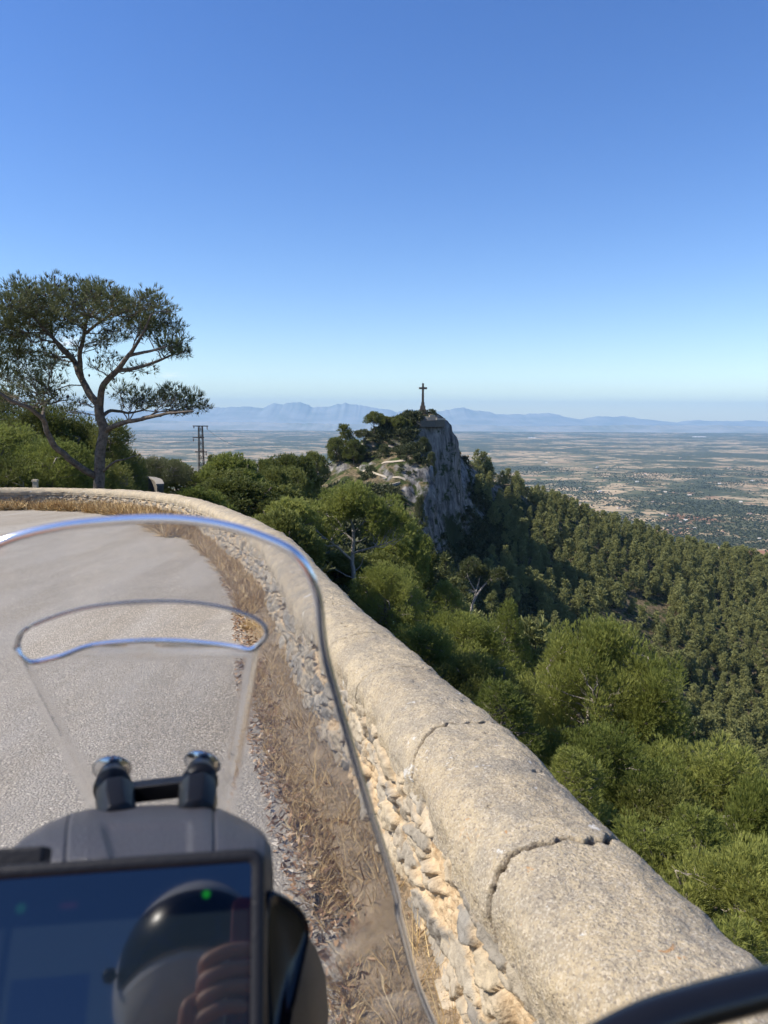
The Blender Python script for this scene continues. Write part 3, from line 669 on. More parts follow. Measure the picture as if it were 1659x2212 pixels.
mid_list = [
 ('round', D, 0, 385,992,82,3.3,'round pine just left of the lattice pylon'),
 ('cone', D, 0, 451,982,110,1.9,'narrow dark pine right behind the lattice pylon'),
 ('round', B, 0, 510,978,76,3.6,'bright bushy pine right of the lattice pylon'),
 ('umbrella', D, 0, 556,986,88,3.4,'flat-topped pine between the bright bushy pine and the tall dark one'),
 ('round', D, 1, 590,1010,80,3.0,'dark pine under the flat-topped pine'),
 ('loose', D, 0, 480,1015,60,3.2,'green pine behind the bend of the coping, lower right of the pylon'),
 ('round', B, 1, 425,1050,46,2.4,'low bright pine behind the coping at the pylon foot'),
 ('round', D, 0, 530,1030,56,3.8,'large olive pine with dark cones beyond the coping'),
 ('umbrella', D, 1, 622,972,112,4.2,'tall dark umbrella-shaped pine left of the crag'),
 ('umbrella', D, 0, 581,988,128,2.3,'little pine with open trunk against the fields'),
 ('umbrella', D, 0, 678,970,190,3.6,'slender pine close to the left foot of the crag'),
 ('round', D, 1, 655,985,135,3.4,'pine standing behind the tall umbrella-shaped pine'),
 ('round', D, 0, 640,1010,100,3.2,'dark bush-like pine below the tall umbrella-shaped pine'),
 ('round', D, 1, 575,1040,60,3.6,'dark pine beyond the coping, left of the small pale road'),
 ('round', B, 0, 610,1075,48,2.6,'bright pine right behind the coping under the olive one'),
 ('cone', D, 1, 648,1045,95,1.8,'small pointed pine left of the pale lower road'),
 ('round', B, 1, 645,1090,66,3.2,'green pine below the pale lower road'),
 ('round', D, 1, 600,1100,40,2.4,'shaded pine close behind the coping left of the bare-limbed pine'),
 ('loose', B, 0, 636,1135,42,1.9,'fresh green pine close behind the coping beside the windscreen corner'),
 ('round', B, 1, 860,1110,78,3.4,'yellow-green pine right of the bare-limbed pine'),
 ('round', D, 0, 885,1150,85,3.2,'olive pine at the foot of the cliff edge'),
 ('loose', GY_, 1, 905,1068,222,2.8,'greyish thin pine against the lower cliff edge'),
 ('round', D, 0, 830,1190,70,3.3,'dark pine behind the trunk of the bare-limbed pine'),
 ('round', D, 1, 725,1190,62,3.6,'olive pine left of the trunk of the bare-limbed pine'),
]
for a in mid_list: put_px(mid_proto, a[0], a[1], a[2], *a[3:7], a[7], G_MID, 3.5, 15)
rock_list = [
 ('umbrella', D, 0, 808,886,306,4.4,'umbrella pine with an open trunk standing highest on the left of the crag'),
 ('umbrella', D, 1, 832,897,310,3.4,'smaller spreading pine just right of the open umbrella pine'),
 ('round', D, 0, 862,897,306,3.4,'dark round pine left of the cross terrace'),
 ('round', D, 1, 877,905,308,3.2,'dark pine touching the left end of the cross terrace'),
 ('loose', D, 0, 748,915,296,5.2,'big dark pine at the left end of the crag'),
 ('round', D, 0, 728,944,290,4.2,'dark pine at the outermost left of the crag'),
 ('round', D, 1, 764,948,286,4.4,'dark pine in front of the big one at the left end'),
 ('umbrella', GY_, 0, 786,925,298,3.8,'grey thin pine between the big dark pine and the umbrella pine'),
 ('round', GY_, 1, 916,943,277,2.8,'olive pine in front of the cliff face under the cross'),
 ('loose', GY_, 0, 928,975,269,2.8,'grey-green pine on the cliff edge below the olive one'),
 ('loose', GY_, 1, 830,960,280,3.2,'grey bushy pine in the middle of the crag slope'),
 ('round', D, 1, 735,1045,235,3.4,'low dark pine at the left foot of the crag'),
 ('round', D, 0, 700,1052,228,3.0,'low dark pine behind the pale lower road'),
 ('round', D, 0, 860,1068,232,2.6,'dark pine by the low terrace wall on the crag slope'),
]
for a in rock_list: put_px(mid_proto, a[0], a[1], a[2], *a[3:7], a[7], G_ROCK, 3.0, 12)
put_px(mid_proto, 'loose', D, 0, 936, 884, 322, 1.3, 'small wind-bent pine right of the stone cross', G_ROCK, 2.5, 5)
put_px(mid_proto, 'cone', D, 1, 885, 890, 318, .8, 'tiny dark pine at the left end of the cross parapet', G_ROCK, 1.5, 4)

# the big pine behind the bend, limbs and clumps measured in the photograph
def px_line(pts, Y0, r):
    a = np.array([P(q[0], q[1], Y0+(q[2] if len(q) > 2 else 0)) for q in pts]); k = np.linspace(0, 1, len(a))
    kk = np.linspace(0, 1, len(a)*4); b = np.stack([np.interp(kk, k, a[:, i]) for i in range(3)], -1)
    for _ in range(3): b[1:-1] = .25*b[:-2]+.5*b[1:-1]+.25*b[2:]
    b += fbm(b*2.0, 2, 7)[:, None]*.05
    return b, np.linspace(r[0], r[1], len(b))
HY = 27.0; hs = HY/31
big_skel = [px_line([(213,1085),(213,1054),(214,989),(226,929),(213,876)], HY, (.25*hs, .19*hs)),
 px_line([(213,878),(192,850,.3),(176,822,.5),(160,785,.9),(143,757,1.2),(118,735,1.5),(98,715,1.8),(80,690,2)], HY, (.17*hs, .04)),
 px_line([(215,880),(219,831,-.3),(253,801,-.8),(280,765,-1.1),(292,751,-1.3),(312,715,-1.6),(327,679,-1.8)], HY, (.15*hs, .022)),
 px_line([(176,822,.5),(171,781,.2),(179,739,0),(185,703,-.2),(190,672,-.3)], HY, (.12*hs, .04)),
 px_line([(158,783,.9),(149,770,.3),(112,727,-.2),(74,691,-.6),(45,660,-1)], HY, (.10*hs, .03)),
 px_line([(185,720,-.2),(215,695,-.8),(240,680,-1)], HY, (.06, .03)),
 px_line([(228,931),(247,918,-.6),(285,910,-1.2),(324,901,-1.8),(372,891,-2.2),(417,889,-2.4)], HY, (.12*hs, .03)),
 px_line([(221,900),(238,884,.5),(262,890,1.0),(283,892,1.4),(310,886,1.6)], HY, (.085*hs, .03)),
 px_line([(205,1030),(167,1004,-.5),(119,965,-1.2),(107,935,-1.4),(92,900,-1.8),(60,880,-2.2),(30,867,-2.5),(0,852,-2.8),(-40,835,-3)], HY, (.15*hs, .04)),
 px_line([(92,902,-1.8),(98,870,-1.2),(120,855,-.8)], HY, (.07, .025)),
 px_line([(222,1020),(238,1004,-.4),(253,995,-.6),(275,992,-.9),(296,982,-1.1)], HY, (.055*hs, .015)),
 px_line([(253,801,-.8),(300,795,-.5),(345,778,-.3),(375,765,-.3)], HY, (.09*hs, .03)),
 px_line([(280,768,-1.1),(325,758,-1.4),(360,748,-1.6)], HY, (.07*hs, .03))]
rng = np.random.default_rng(5); ucl = 1/51.0*HY/31
big_px = [(48,628,44,1),(20,660,46,1),(5,715,44,.9),(85,655,46,1),(118,628,40,.8),(150,648,40,1),(185,632,40,1),(215,630,38,1),(60,700,50,.9),(110,700,46,.9),(150,695,40,.8),
 (200,675,44,.9),(245,650,36,1),(262,672,38,1),(295,660,34,.9),(322,642,30,1),(345,660,28,1),(372,672,14,.7),(335,695,38,1),(300,705,40,.9),(372,705,26,1),(365,745,34,1),(395,760,22,1),(392,735,20,.9),
 (255,715,38,.6),(215,735,34,.4),(25,765,48,.8),(75,760,46,.7),(120,775,38,.5),(0,810,44,.7),(60,820,46,.5),(110,830,36,.4),(235,775,30,.3),(205,795,26,.3),(255,840,28,.4),(285,860,30,.7),(315,862,30,.8),
 (345,868,30,.8),(365,845,26,.9),(392,852,24,.9),(385,875,28,.9),(418,862,24,1),(440,878,18,.9),(415,885,18,.6),(20,860,44,.6),(85,860,34,.4),(130,865,30,.4),(-30,700,55,.9),(-40,780,50,.8),(325,790,22,.25),(160,745,30,.35),(300,800,24,.25),
 (170,870,26,.35),(150,890,26,.4)]
big_cl = []
for (a, b, r_, d_) in big_px:
    q = P(a, b, HY+float(rng.uniform(-1.9, 1.9))*(1.0 if r_ > 30 else .6)); big_cl.append((q[0], q[1], q[2], r_*ucl, d_))
    if r_ > 32:
        q = P(a+rng.uniform(-18, 18), b+rng.uniform(-10, 18), HY+float(rng.uniform(-2.4, 2.4))); big_cl.append((q[0], q[1], q[2], r_*ucl*.7, d_*.7))
bp = np.array([c for c in big_skel[0][0][0]])
hero = make_tree(big_skel, big_cl, rng, F_GREY, 430, 8, .19, .019, r0=.026, twigs=16, sides=7, up=.9, spread=.5)
# pine cones: dark dots at the twig ends
cn = []
for c in big_cl:
    for k in range(int(5*c[3]/.6)):
        v = rng.normal(size=3); v /= np.linalg.norm(v); cn.append(np.array(c[:3])+v*c[3]*.75)
cv, cf = [], []
for q in cn:
    b_ = len(cv)*6; r_ = .042; o6 = np.array([(r_,0,0),(0,r_,0),(-r_,0,0),(0,-r_,0),(0,0,r_*1.3),(0,0,-r_*1.7)]); cv.append(o6+q)
    cf += [(b_+i, b_+(i+1)%4, b_+4) for i in range(4)]+[(b_+(i+1)%4, b_+i, b_+5) for i in range(4)]
mk('cones', np.concatenate(cv), cf, plain_mat('dark_pine_cone', (.035, .025, .018), .8), hero)['kind'] = 'stuff'
tag(hero, 'tall spreading pine with a forked dark trunk behind the bend of the wall', 'tree', G_LEFT)
hero.location = bp; [setattr(o, 'matrix_parent_inverse', Matrix.Translation(-Vector(bp))) for o in hero.children]
# the bare-limbed pine between wall and crag
MY = 58.0
ms = [px_line([(766,1310),(768,1280),(763,1240),(760,1210),(764,1170),(762,1140),(755,1115)], MY, (.24, .10)),
 px_line([(761,1212),(745,1195,-.4),(728,1180,-.8),(715,1172,-1.2),(705,1165,-1.6)], MY, (.13, .04)),
 px_line([(762,1195),(785,1188,-.6),(815,1180,-1.0),(850,1168,-1.4)], MY, (.10, .04)),
 px_line([(763,1168),(742,1150,.4),(735,1130,.6),(715,1110,.8)], MY, (.09, .03)),
 px_line([(764,1150),(785,1130,-.8),(800,1105,-1)], MY, (.08, .03)),
 px_line([(764,1250),(740,1240,-.5),(722,1228,-.8),(712,1215,-1)], MY, (.05, .015)),
 px_line([(765,1235),(780,1222,-.2),(786,1200,-.4)], MY, (.05, .02))]
mcl = []; rng = np.random.default_rng(8)
for (a, b, r_, d_) in [(745,1065,30,1),(775,1070,32,1),(720,1085,32,1),(690,1105,32,1),(660,1125,28,1),(655,1150,24,.8),(700,1130,34,1),(735,1105,36,1),(775,1100,34,1),(810,1095,30,1),(815,1125,30,1),(850,1110,28,1),(875,1130,26,.9),
  (845,1140,28,1),(790,1145,22,.6),(690,1160,26,.8),(725,1150,26,.6),(870,1160,22,.7),(815,1160,22,.7),(760,1050,20,1),(680,1185,22,.5),(850,1085,18,.8)]:
    for k in range(2):
        q = P(a+rng.uniform(-8, 8), b+rng.uniform(-6, 6), MY+float(rng.uniform(-2.6, 2.6))); mcl.append((q[0], q[1], q[2], r_/FPX*MY*(.95 if k == 0 else .7), d_))
t_ = make_tree(ms, mcl, rng, F_BRIGHT, 190, 8, .30, .045, bark=PALE, r0=.05, twigs=6, sides=6, up=.8)
q = ms[0][0][0]; t_.location = q; [setattr(o, 'matrix_parent_inverse', Matrix.Translation(-Vector(q))) for o in t_.children]
tag(t_, 'yellow-green pine with bare pale limbs in front of the crag', 'tree', G_MID)
# the leaning pale-limbed pine
LY = 92.0
ls = [px_line([(1015,1330),(1022,1300),(1030,1285),(1045,1265),(1060,1250,-.5),(1075,1240,-1)], LY, (.20, .06)),
 px_line([(1030,1285),(1022,1268),(1012,1250),(1008,1238)], LY, (.10, .04)), px_line([(1022,1300),(1035,1255,.8),(1040,1235,1)], LY, (.12, .04))]
lcl = []
for (a, b, r_, d_) in [(1012,1225,16,1),(1020,1212,12,1),(1035,1232,18,1),(1055,1240,14,.9),(1078,1240,16,1),(1090,1250,12,.9),(1003,1245,14,.8),(1060,1255,12,.6),(1000,1275,14,.8)]:
    for k in range(2):
        q = P(a+rng.uniform(-4, 4), b+rng.uniform(-3, 3), LY+float(rng.uniform(-1.5, 1.5))); lcl.append((q[0], q[1], q[2], r_/FPX*LY*(1 if k == 0 else .7), d_))
t_ = make_tree(ls, lcl, rng, F_GREY, 150, 7, .36, .06, bark=PALE, r0=.05, twigs=4, sides=5, up=.8)
q = ls[0][0][0]; t_.location = q; [setattr(o, 'matrix_parent_inverse', Matrix.Translation(-Vector(q))) for o in t_.children]
tag(t_, 'leaning olive pine with twisted pale limbs in front of the dark gully', 'tree', G_MID)

# ---- forest on the far hillside: the 290 that show largest as trees, the rest as one mass
rng = np.random.default_rng(11)
far = [std_tree(500+i, 9.5, 2.35+.25*(i % 2), ('cone', 'loose', 'cone', 'cone', 'loose')[i], F_HILL, 40, 5, .70, .22, csz=.9, up=.9, twigs=1, sides=4) for i in range(5)]
def forest_points(xr, yr, step):
    gx, gy = np.meshgrid(np.arange(*xr, step), np.arange(*yr, step)); x = gx.ravel()+rng.uniform(-.5, .5, gx.size)*step; y = gy.ravel()+rng.uniform(-.5, .5, gx.size)*step
    z = height(x, y); v = st((x, y, z))-CAM; zz = v@_f; px = 829.5+FPX*(v@_r)/zz; py = 1106-FPX*(v@_u)/zz
    ok = (px > 600) & (px < 1740) & (py < 2300) & (zz > 5)
    x, y, z, px, py = x[ok], y[ok], z[ok], px[ok], py[ok]
    # sight line over the terrain
    t = np.linspace(.12, .97, 34)[:, None]; lx = x[None]*t; ly = y[None]*t; lz = CAM[2]+(z[None]+8-CAM[2])*t
    vis = (height(lx, ly) < lz+1.0).all(0)
    return x[vis], y[vis], z[vis], px[vis], py[vis]
x, y, z, px, py = forest_points((16, 330), (70, 640), 6.1)
cliffx = np.interp(y, [222, 232, 262, 300, 330, 360], [15, 18, 24, 33, 36, 38])
ok = ((x > cliffx+6) | (y < 215)) & (x > 16+.0*y) & (y+x*.2 > 78)
# thin, rocky openings
gap = fbm(st((x/26, y/26, x*0)), 3, 33) > .36
ok &= ~gap; shade = (x < np.interp(y, [215, 250, 285, 345, 400], [46, 54, 60, 52, 42])) & (y > 200); ok &= ~(shade & (rng.uniform(0, 1, len(x)) < .8)); x, y, z = x[ok], y[ok], z[ok]
order = np.argsort(np.hypot(x, y)); NIND = 285
H_ = 5.5+7.0*rng.uniform(0, 1, len(x))**.8; sw = rng.uniform(.8, 1.1, len(x)); rt = rng.uniform(0, 2*PI, len(x)); kd = rng.integers(0, 5, len(x))
used = [False]*5
ppx = 829.5+FPX*(x/np.maximum(y, 1))
for n_, k in enumerate(order[:NIND]):
    i = kd[k]; o = far[i] if not used[i] else copy_tree(far[i]); used[i] = True
    o.location = (x[k], y[k], z[k]-.2); o.rotation_euler = (0, 0, rt[k]); s_ = H_[k]/9.5; o.scale = (s_*sw[k]*1.12, s_*sw[k]*1.12, s_)
    o['label'] = 'dull green pine crowded among its like on the far hillside'; o['category'] = 'tree'; o['group'] = G_HILL
for i in range(5):
    if not used[i]:
        k = order[NIND+i]; far[i].location = (x[k], y[k], z[k]); far[i]['label'] = 'dull green pine crowded among its like on the far hillside'; far[i]['category'] = 'tree'; far[i]['group'] = G_HILL
rest = order[NIND:]
def merge_mass(name, protos, pts, kinds, scales, rots, matn, label=None):
    VV, FF, b = [], [], 0
    for i, pr in enumerate(protos):
        v0, f0 = pr
        sel = np.where(kinds == i)[0]
        if not len(sel): continue
        c, s_ = np.cos(rots[sel]), np.sin(rots[sel]); sx = scales[sel]
        X = (v0[None, :, 0]*c[:, None]-v0[None, :, 1]*s_[:, None])*sx[:, 0:1]+pts[sel, 0:1]
        Y_ = (v0[None, :, 0]*s_[:, None]+v0[None, :, 1]*c[:, None])*sx[:, 0:1]+pts[sel, 1:2]
        Z_ = v0[None, :, 2]*sx[:, 1:2]+pts[sel, 2:3]
        VV.append(st((X, Y_, Z_)).reshape(-1, 3)); k = len(v0)
        FF.append((f0[None]+(np.arange(len(sel))*k)[:, None, None]+b).reshape(-1, 4)); b += k*len(sel)
    o = mk(name, np.concatenate(VV), np.concatenate(FF), matn); tag(o, kind='stuff'); return o
def data_of(o, nm='crown'):
    me = [c for c in o.children if c.name.startswith(nm)][0].data
    v = np.empty(len(me.vertices)*3, np.float32); me.vertices.foreach_get('co', v); return v.reshape(-1, 3), np.arange(len(me.vertices)).reshape(-1, 4)
rngf = np.random.default_rng(3)
light = [data_of(far[i]) for i in range(5)]
merge_mass('forest', light, st((x[rest], y[rest], z[rest]-.2)), kd[rest], st((H_[rest]/9.5*sw[rest]*1.12, H_[rest]/9.5)), rt[rest], F_HILL)
print('forest', len(order), 'rest', len(rest))

# ---- low scrub on the crag, the gully and the slope under the wall
def blob(seed, n, L, W, flat=.7):
    r = np.random.default_rng(seed); cl = [(r.uniform(-.5, .5), r.uniform(-.5, .5), .35+.25*r.uniform(), .55*r.uniform(.7, 1.1), 1) for _ in range(4)]
    return crown(np.array(cl), n, 4, L, W, r, up=.7, flat=flat)
blobs = [blob(i, 42, .42, .18) for i in range(4)]
r = np.random.default_rng(21)
F_SCRUB = foliage_mat('scrub_leaves', (.028, .038, .014), (.055, .068, .024), (.095, .10, .042), .2)
gx, gy = np.meshgrid(np.arange(-34, 62, 1.75), np.arange(150, 372, 1.75)); bx = gx.ravel()+r.uniform(-.9, .9, gx.size); by = gy.ravel()+r.uniform(-.9, .9, gx.size)
bz = height(bx, by); e_ = .8; sl_ = np.hypot((height(bx+e_, by)-height(bx-e_, by))/(2*e_), (height(bx, by+e_)-height(bx, by-e_))/(2*e_))
den = fbm(st((bx/9, by/9, bx*0)), 3, 17)
cl_ = np.interp(by, [222, 232, 262, 300, 330, 360], [15, 18, 24, 33, 36, 38])
right = bx > cl_-1
ok = ((sl_ < .9) & (den > -.16)) | ((right & (bx > cl_+2)) & (den > -.25)) | ((sl_ < 1.5) & (den > .28)) | ((bx > cl_-3) & (bz < -38) & (den > -.4)) | ((bx > cl_-3) & (den > .22)) | ((bx < cl_-2) & (sl_ < 1.8) & (den > -.05))
bx, by, bz = bx[ok], by[ok], bz[ok]; sc_ = r.uniform(.8, 1.6, len(bx))*(1+1.1*smooth(.0, .35, den[ok]))
merge_mass('scrub', blobs, st((bx, by, bz+.35)), r.integers(0, 4, len(bx)), st((sc_*1.15, sc_*1.05)), r.uniform(0, 6.3, len(bx)), F_SCRUB); n1_ = len(bx)
gx, gy = np.meshgrid(np.arange(-60, 150, 3.4), np.arange(4, 220, 3.4)); bx = gx.ravel()+r.uniform(-1.6, 1.6, gx.size); by = gy.ravel()+r.uniform(-1.6, 1.6, gx.size)
s_, _ = signed(bx, by); ok = (s_ > 1.2) & ((by > 25) | (bx > 0)) & (np.hypot(bx, by) > 34); bx, by = bx[ok], by[ok]; bz = height(bx, by)
sc_ = r.uniform(1.2, 2.8, len(bx))*np.where(np.hypot(bx, by) < 30, .6, 1)
merge_mass('undergrowth', blobs, st((bx, by, bz-.3)), r.integers(0, 4, len(bx)), st((sc_, sc_*.8)), r.uniform(0, 6.3, len(bx)), F_SCRUB)
print('scrub', n1_, len(bx))

# ------------------------------------------------------------------ ground hit along a sight line
def hit(px, py, y0=60, y1=9000, n=1400):
    d = ray(px, py); Y = np.geomspace(y0, y1, n); q = CAM[None]+d[None]*(Y/d[1])[:, None]
    h = height(q[:, 0], q[:, 1]); k = np.where(q[:, 2] < h)[0]
    if not len(k): return None
    k = k[0]; return np.array((q[k, 0], q[k, 1], h[k]))
def wall_run(name, pts, h, th, mat, cope=None, down=1.0):
    "a low built wall along a polyline whose z is the wall's top"
    pts = np.asarray(pts, float); pts = catmull(pts, 8) if len(pts) > 2 else pts
    t = np.gradient(pts, axis=0); t[:, 2] = 0; t /= np.linalg.norm(t, axis=1)[:, None]; nn = np.stack([t[:, 1], -t[:, 0], t[:, 0]*0], -1)
    z0 = height(pts[:, 0], pts[:, 1])-down; root = empty(name, pts[0])
    def ring(o, top, bot):
        a, b = pts+nn*o, pts-nn*o; A = a.copy(); B_ = b.copy(); C_ = b.copy(); D_ = a.copy()
        A[:, 2] = top; B_[:, 2] = top; C_[:, 2] = bot; D_[:, 2] = bot; return np.stack([A, B_, C_, D_], 1)
    def emit(nm, R, m):
        n = len(R); f = grid_faces(n, 4, True).tolist()+[(0, 1, 2, 3), tuple(range(4*n-1, 4*n-5, -1))]
        o = mk(nm, R.reshape(-1, 3)-pts[0], f, m, root); return o
    ct = .12 if cope else 0
    emit('masonry', ring(th/2, pts[:, 2]-ct, np.minimum(z0, pts[:, 2]-h)), mat)
    if cope: emit('coping', ring(th/2+.05, pts[:, 2], pts[:, 2]-ct-.003), cope)
    return root
def stone_mat(name, a, b, sc_=3):
    m = NM(name); c = m.coord(); n = m.noise(c, sc_, 5, .7); v = m.voro(c, sc_*.9, 'F1', 1); vs = m.n('ShaderNodeSeparateColor', i_0=v)
    m.bsdf(m.mix(m.math('MULTIPLY', vs.outputs[0], .5), m.ramp(n, [(.3, a), (.7, b)]), tuple(x*.7 for x in b)), .9, m.bump(n, .6, .1), Specular_IOR_Level=.1); return m.m
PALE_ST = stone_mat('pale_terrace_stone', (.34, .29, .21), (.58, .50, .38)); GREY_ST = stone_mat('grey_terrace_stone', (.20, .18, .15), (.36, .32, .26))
DARK_ST = stone_mat('shade_toned_wall_stone', (.09, .08, .065), (.20, .175, .14))  # darker stone: the shade on the wall fronts is put into its colour
# ---- stone cross
C0 = P(913, 899.2, 320); cross = empty('stone_cross', C0)
def frusta(levels, depth=1.0):
    V, F = [], []
    for (z0, z1, w0, w1) in levels:
        b = len(V)
        for z, w_ in ((z0, w0), (z1, w1)):
            for sx, sy in ((-1, -1), (1, -1), (1, 1), (-1, 1)): V.append((sx*w_/2, sy*w_/2*depth, z))
        F += [(b+3, b+2, b+1, b), (b+4, b+5, b+6, b+7)]+[(b+i, b+(i+1) % 4, b+4+(i+1) % 4, b+4+i) for i in range(4)]
    return np.array(V, float), F
CR_ST = stone_mat('dark_cross_stone', (.055, .045, .038), (.13, .105, .082), 1.5)  # one dark stone tone on every face of the cross
v, f = frusta([(-1.2, 1.25, 3.45, 3.25), (1.252, 1.95, 3.0, 2.75), (1.952, 4.5, 2.6, 2.05), (4.502, 5.9, 1.5, 1.38)]); mk('pedestal', v, f, CR_ST, cross)
v, f = frusta([(5.902, 13.95, 1.02, .80)], .9); mk('shaft', v, f, CR_ST, cross)
V, F = boxv(-1.72, 1.72, -.39, .39, 11.45, 12.3); V[:, 1] *= 1.12; mk('arms', V, F, CR_ST, cross)
v, f = tubes([(np.array([(0, 0, 13.9), (0, 0, 14.9)]), np.array([.035, .02]))], 5); mk('lightning_rod', v, f, plain_mat('rod_metal', (.2, .2, .2), .4), cross)
tag(cross, 'tall dark stone cross on a stepped pedestal at the top of the crag', 'cross')
# terraces round the cross
def slab(name, pts, bot, mat, parent):
    n = len(pts); p = np.asarray(pts, float); b = p.copy(); b[:, 2] = bot
    return mk(name, np.vstack([p, b]), [tuple(range(n)), tuple(range(2*n-1, n-1, -1))]+[(i, i+n, (i+1) % n+n, (i+1) % n) for i in range(n)], mat, parent)
ter = empty('cross_terrace', C0)
x0, y0, z0 = C0
slab('upper_deck', np.array([(-7.2, -2.6, -.35), (-2.5, -3.6, -.35), (2.0, -3.8, -.35), (6.0, -2.4, -.35), (7.5, 1.5, -.35), (4, 5, -.35), (-5, 5, -.35), (-7.4, 2, -.35)]), -3.2, PALE_ST, ter)
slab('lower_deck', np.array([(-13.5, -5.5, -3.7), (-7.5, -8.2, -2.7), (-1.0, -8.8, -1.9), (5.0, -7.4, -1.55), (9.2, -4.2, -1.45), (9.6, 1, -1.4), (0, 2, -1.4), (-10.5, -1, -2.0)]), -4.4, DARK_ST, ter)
for (a, b, zt, th) in [((-7.1, -2.3), (-3.2, -3.3), .42, .35), ((-7.25, -2.1), (-7.35, 2), .42, .35), ((2.6, -3.3), (5.0, -2.7), .55, .9), ((5.4, -5.9), (9.2, -3.4), -.75, .35), ((9.3, -3.2), (9.5, .8), -.72, .35), ((-3.0, -3.45), (1.9, -3.6), .02, .3)]:
    d = np.array(b)-np.array(a); d = d/np.hypot(*d); n_ = np.array((d[1], -d[0]))*th/2
    q = [np.array(a)+n_, np.array(b)+n_, np.array(b)-n_, np.array(a)-n_]; slab('parapet', [(u[0], u[1], zt) for u in q], zt-.95, PALE_ST, ter)
tag(ter, 'pale walled stone terrace round the foot of the cross', 'terrace')
# paths and low walls on the crag
PATH_M = stone_mat('pale_footpath', (.34, .28, .20), (.48, .41, .31), 1)
def footpath(pts, wd):
    q = [hit(a, b, 150, 420) for a, b in pts]; q = [a for a in q if a is not None]
    if len(q) < 2: return
    c = catmull(np.array(q), 6); t = np.gradient(c, axis=0); t[:, 2] = 0; t /= np.linalg.norm(t, axis=1)[:, None]+1e-9; nn = np.stack([t[:, 1], -t[:, 0], t[:, 0]*0], -1)
    o_ = np.linspace(-wd/2, wd/2, 4); V = c[:, None]+nn[:, None]*o_[None, :, None]; V[..., 2] = height(V[..., 0], V[..., 1])+.35
    tag(mk('footpath', V.reshape(-1, 3), grid_faces(len(c), 4), PATH_M, smooth=True), kind='structure')
for p_ in ([(771,1011),(782,1017),(794,1022),(817,1027),(843,1034),(876,1039)], [(825,1003),(843,1000),(860,998),(876,997)], [(837,929),(842,935),(847,941)], [(837,965),(851,969)], [(893,971),(901,974),(908,979)], [(856,1075),(868,1082),(872,1092),(866,1100)]):
    footpath(p_, .75)
q = [hit(*a, 150, 420) for a in ((825,1054),(844,1052),(864,1047))]
tag(wall_run('retaining_wall', [a+(0, 0, 1.0) for a in q], 1.2, .5, GREY_ST, PALE_ST), 'low dark retaining wall across the lower slope of the crag', 'wall')
# the lower road with its wall
R0 = [P(655, 1083, 200), P(680, 1080, 203), P(705, 1077.5, 208), P(740, 1076, 214)]
tag(wall_run('roadside_wall', R0, 3.0, .5, GREY_ST, PALE_ST, 2), 'grey wall with a pale edge holding up the lower road left of the crag', 'wall')
R0 = np.array(R0); far_e = R0+np.array((1.0, 11, 0)); V = np.stack([R0+np.array((0, .5, -.75)), (R0+far_e)/2+np.array((0, .3, -.7)), far_e+np.array((0, 0, -.65))], 1)
tag(mk('lower_road', V.reshape(-1, 3), grid_faces(len(R0), 3)[:, ::-1], plain_mat('lower_road_asphalt', (.25, .235, .21), .9, 0, 3)), kind='structure')
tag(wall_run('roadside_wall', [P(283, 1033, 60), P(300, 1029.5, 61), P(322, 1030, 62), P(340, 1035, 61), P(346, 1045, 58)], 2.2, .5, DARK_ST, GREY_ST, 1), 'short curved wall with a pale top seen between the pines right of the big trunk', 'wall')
v, f = frusta([(-1.2, .35, .16, .16), (.352, .43, .20, .18)]); mp0 = P(76, 1040, 28.5); o = mk('marker_post', v, f, PALE_ST); o.location = (mp0[0], mp0[1], mp0[2]-.35)
tag(o, 'pale stone marker post behind the wall, left of the foot of the big pine', 'post')
# ---- lattice pylon and its cables
PB = P(433, 920, 112); gz = float(height(PB[0:1], PB[1:2])[0]); PH = PB[2]-gz; pyl = empty('lattice_pylon', (PB[0], PB[1], gz))
RUST = plain_mat('rusty_galvanised_steel', (.04, .033, .027), .7, .3, 6)
w0, w1 = .44, .28
def corner(i, t): s_ = w0+(w1-w0)*t; return np.array(((-1, 1, 1, -1)[i]*s_, (-1, -1, 1, 1)[i]*s_, t*PH))
L_ = [(np.array([corner(i, 0), corner(i, 1)]), np.array([.06, .05])) for i in range(4)]
v, f = tubes(L_, 4); mk('leg_angles', v, f, RUST, pyl)
L_ = []; nb_ = 13
for k in range(nb_):
    for i in range(4):
        j = (i+1) % 4; L_.append((np.array([corner(i, k/nb_), corner(j, (k+1)/nb_)]), np.array([.035, .035]))); L_.append((np.array([corner(j, k/nb_), corner(i, (k+1)/nb_)]), np.array([.03, .03])))
v, f = tubes(L_, 4); mk('bracing', v, f, RUST, pyl)
for zz, a, b in ((PH-.02, -1.15, 1.15), (PH-1.75, -1.2, .5), (PH-3.9, -.9, .9)):
    v, f = boxv(a, b, -.07, .07, zz-.07, zz+.07); mk('cross_arm', v, f, RUST, pyl)
for xx, zz in ((-1.0, PH+.05), (1.0, PH-.1), (-1.1, PH-1.9), (.75, PH-4.0), (.4, PH-3.9)):
    n_ = 9; tt = np.linspace(0, .42, n_); v, f = tubes([(st((np.full(n_, xx), np.zeros(n_), zz-tt)), np.where(np.arange(n_) % 2, .09, .04))], 8); mk('insulator', v, f, plain_mat('brown_insulator', (.10, .05, .03), .25), pyl)
v, f = tubes([(np.array([(-.62, 0, 0), (-.62, 0, PH*.72)]), np.array([.05, .05]))], 6); mk('conduit', v, f, plain_mat('pale_conduit', (.42, .40, .36), .6), pyl)
tag(pyl, 'rusty steel lattice pylon rising between the pines left of centre', 'pylon')
CABLE = plain_mat('cable_black', (.03, .03, .032), .6)
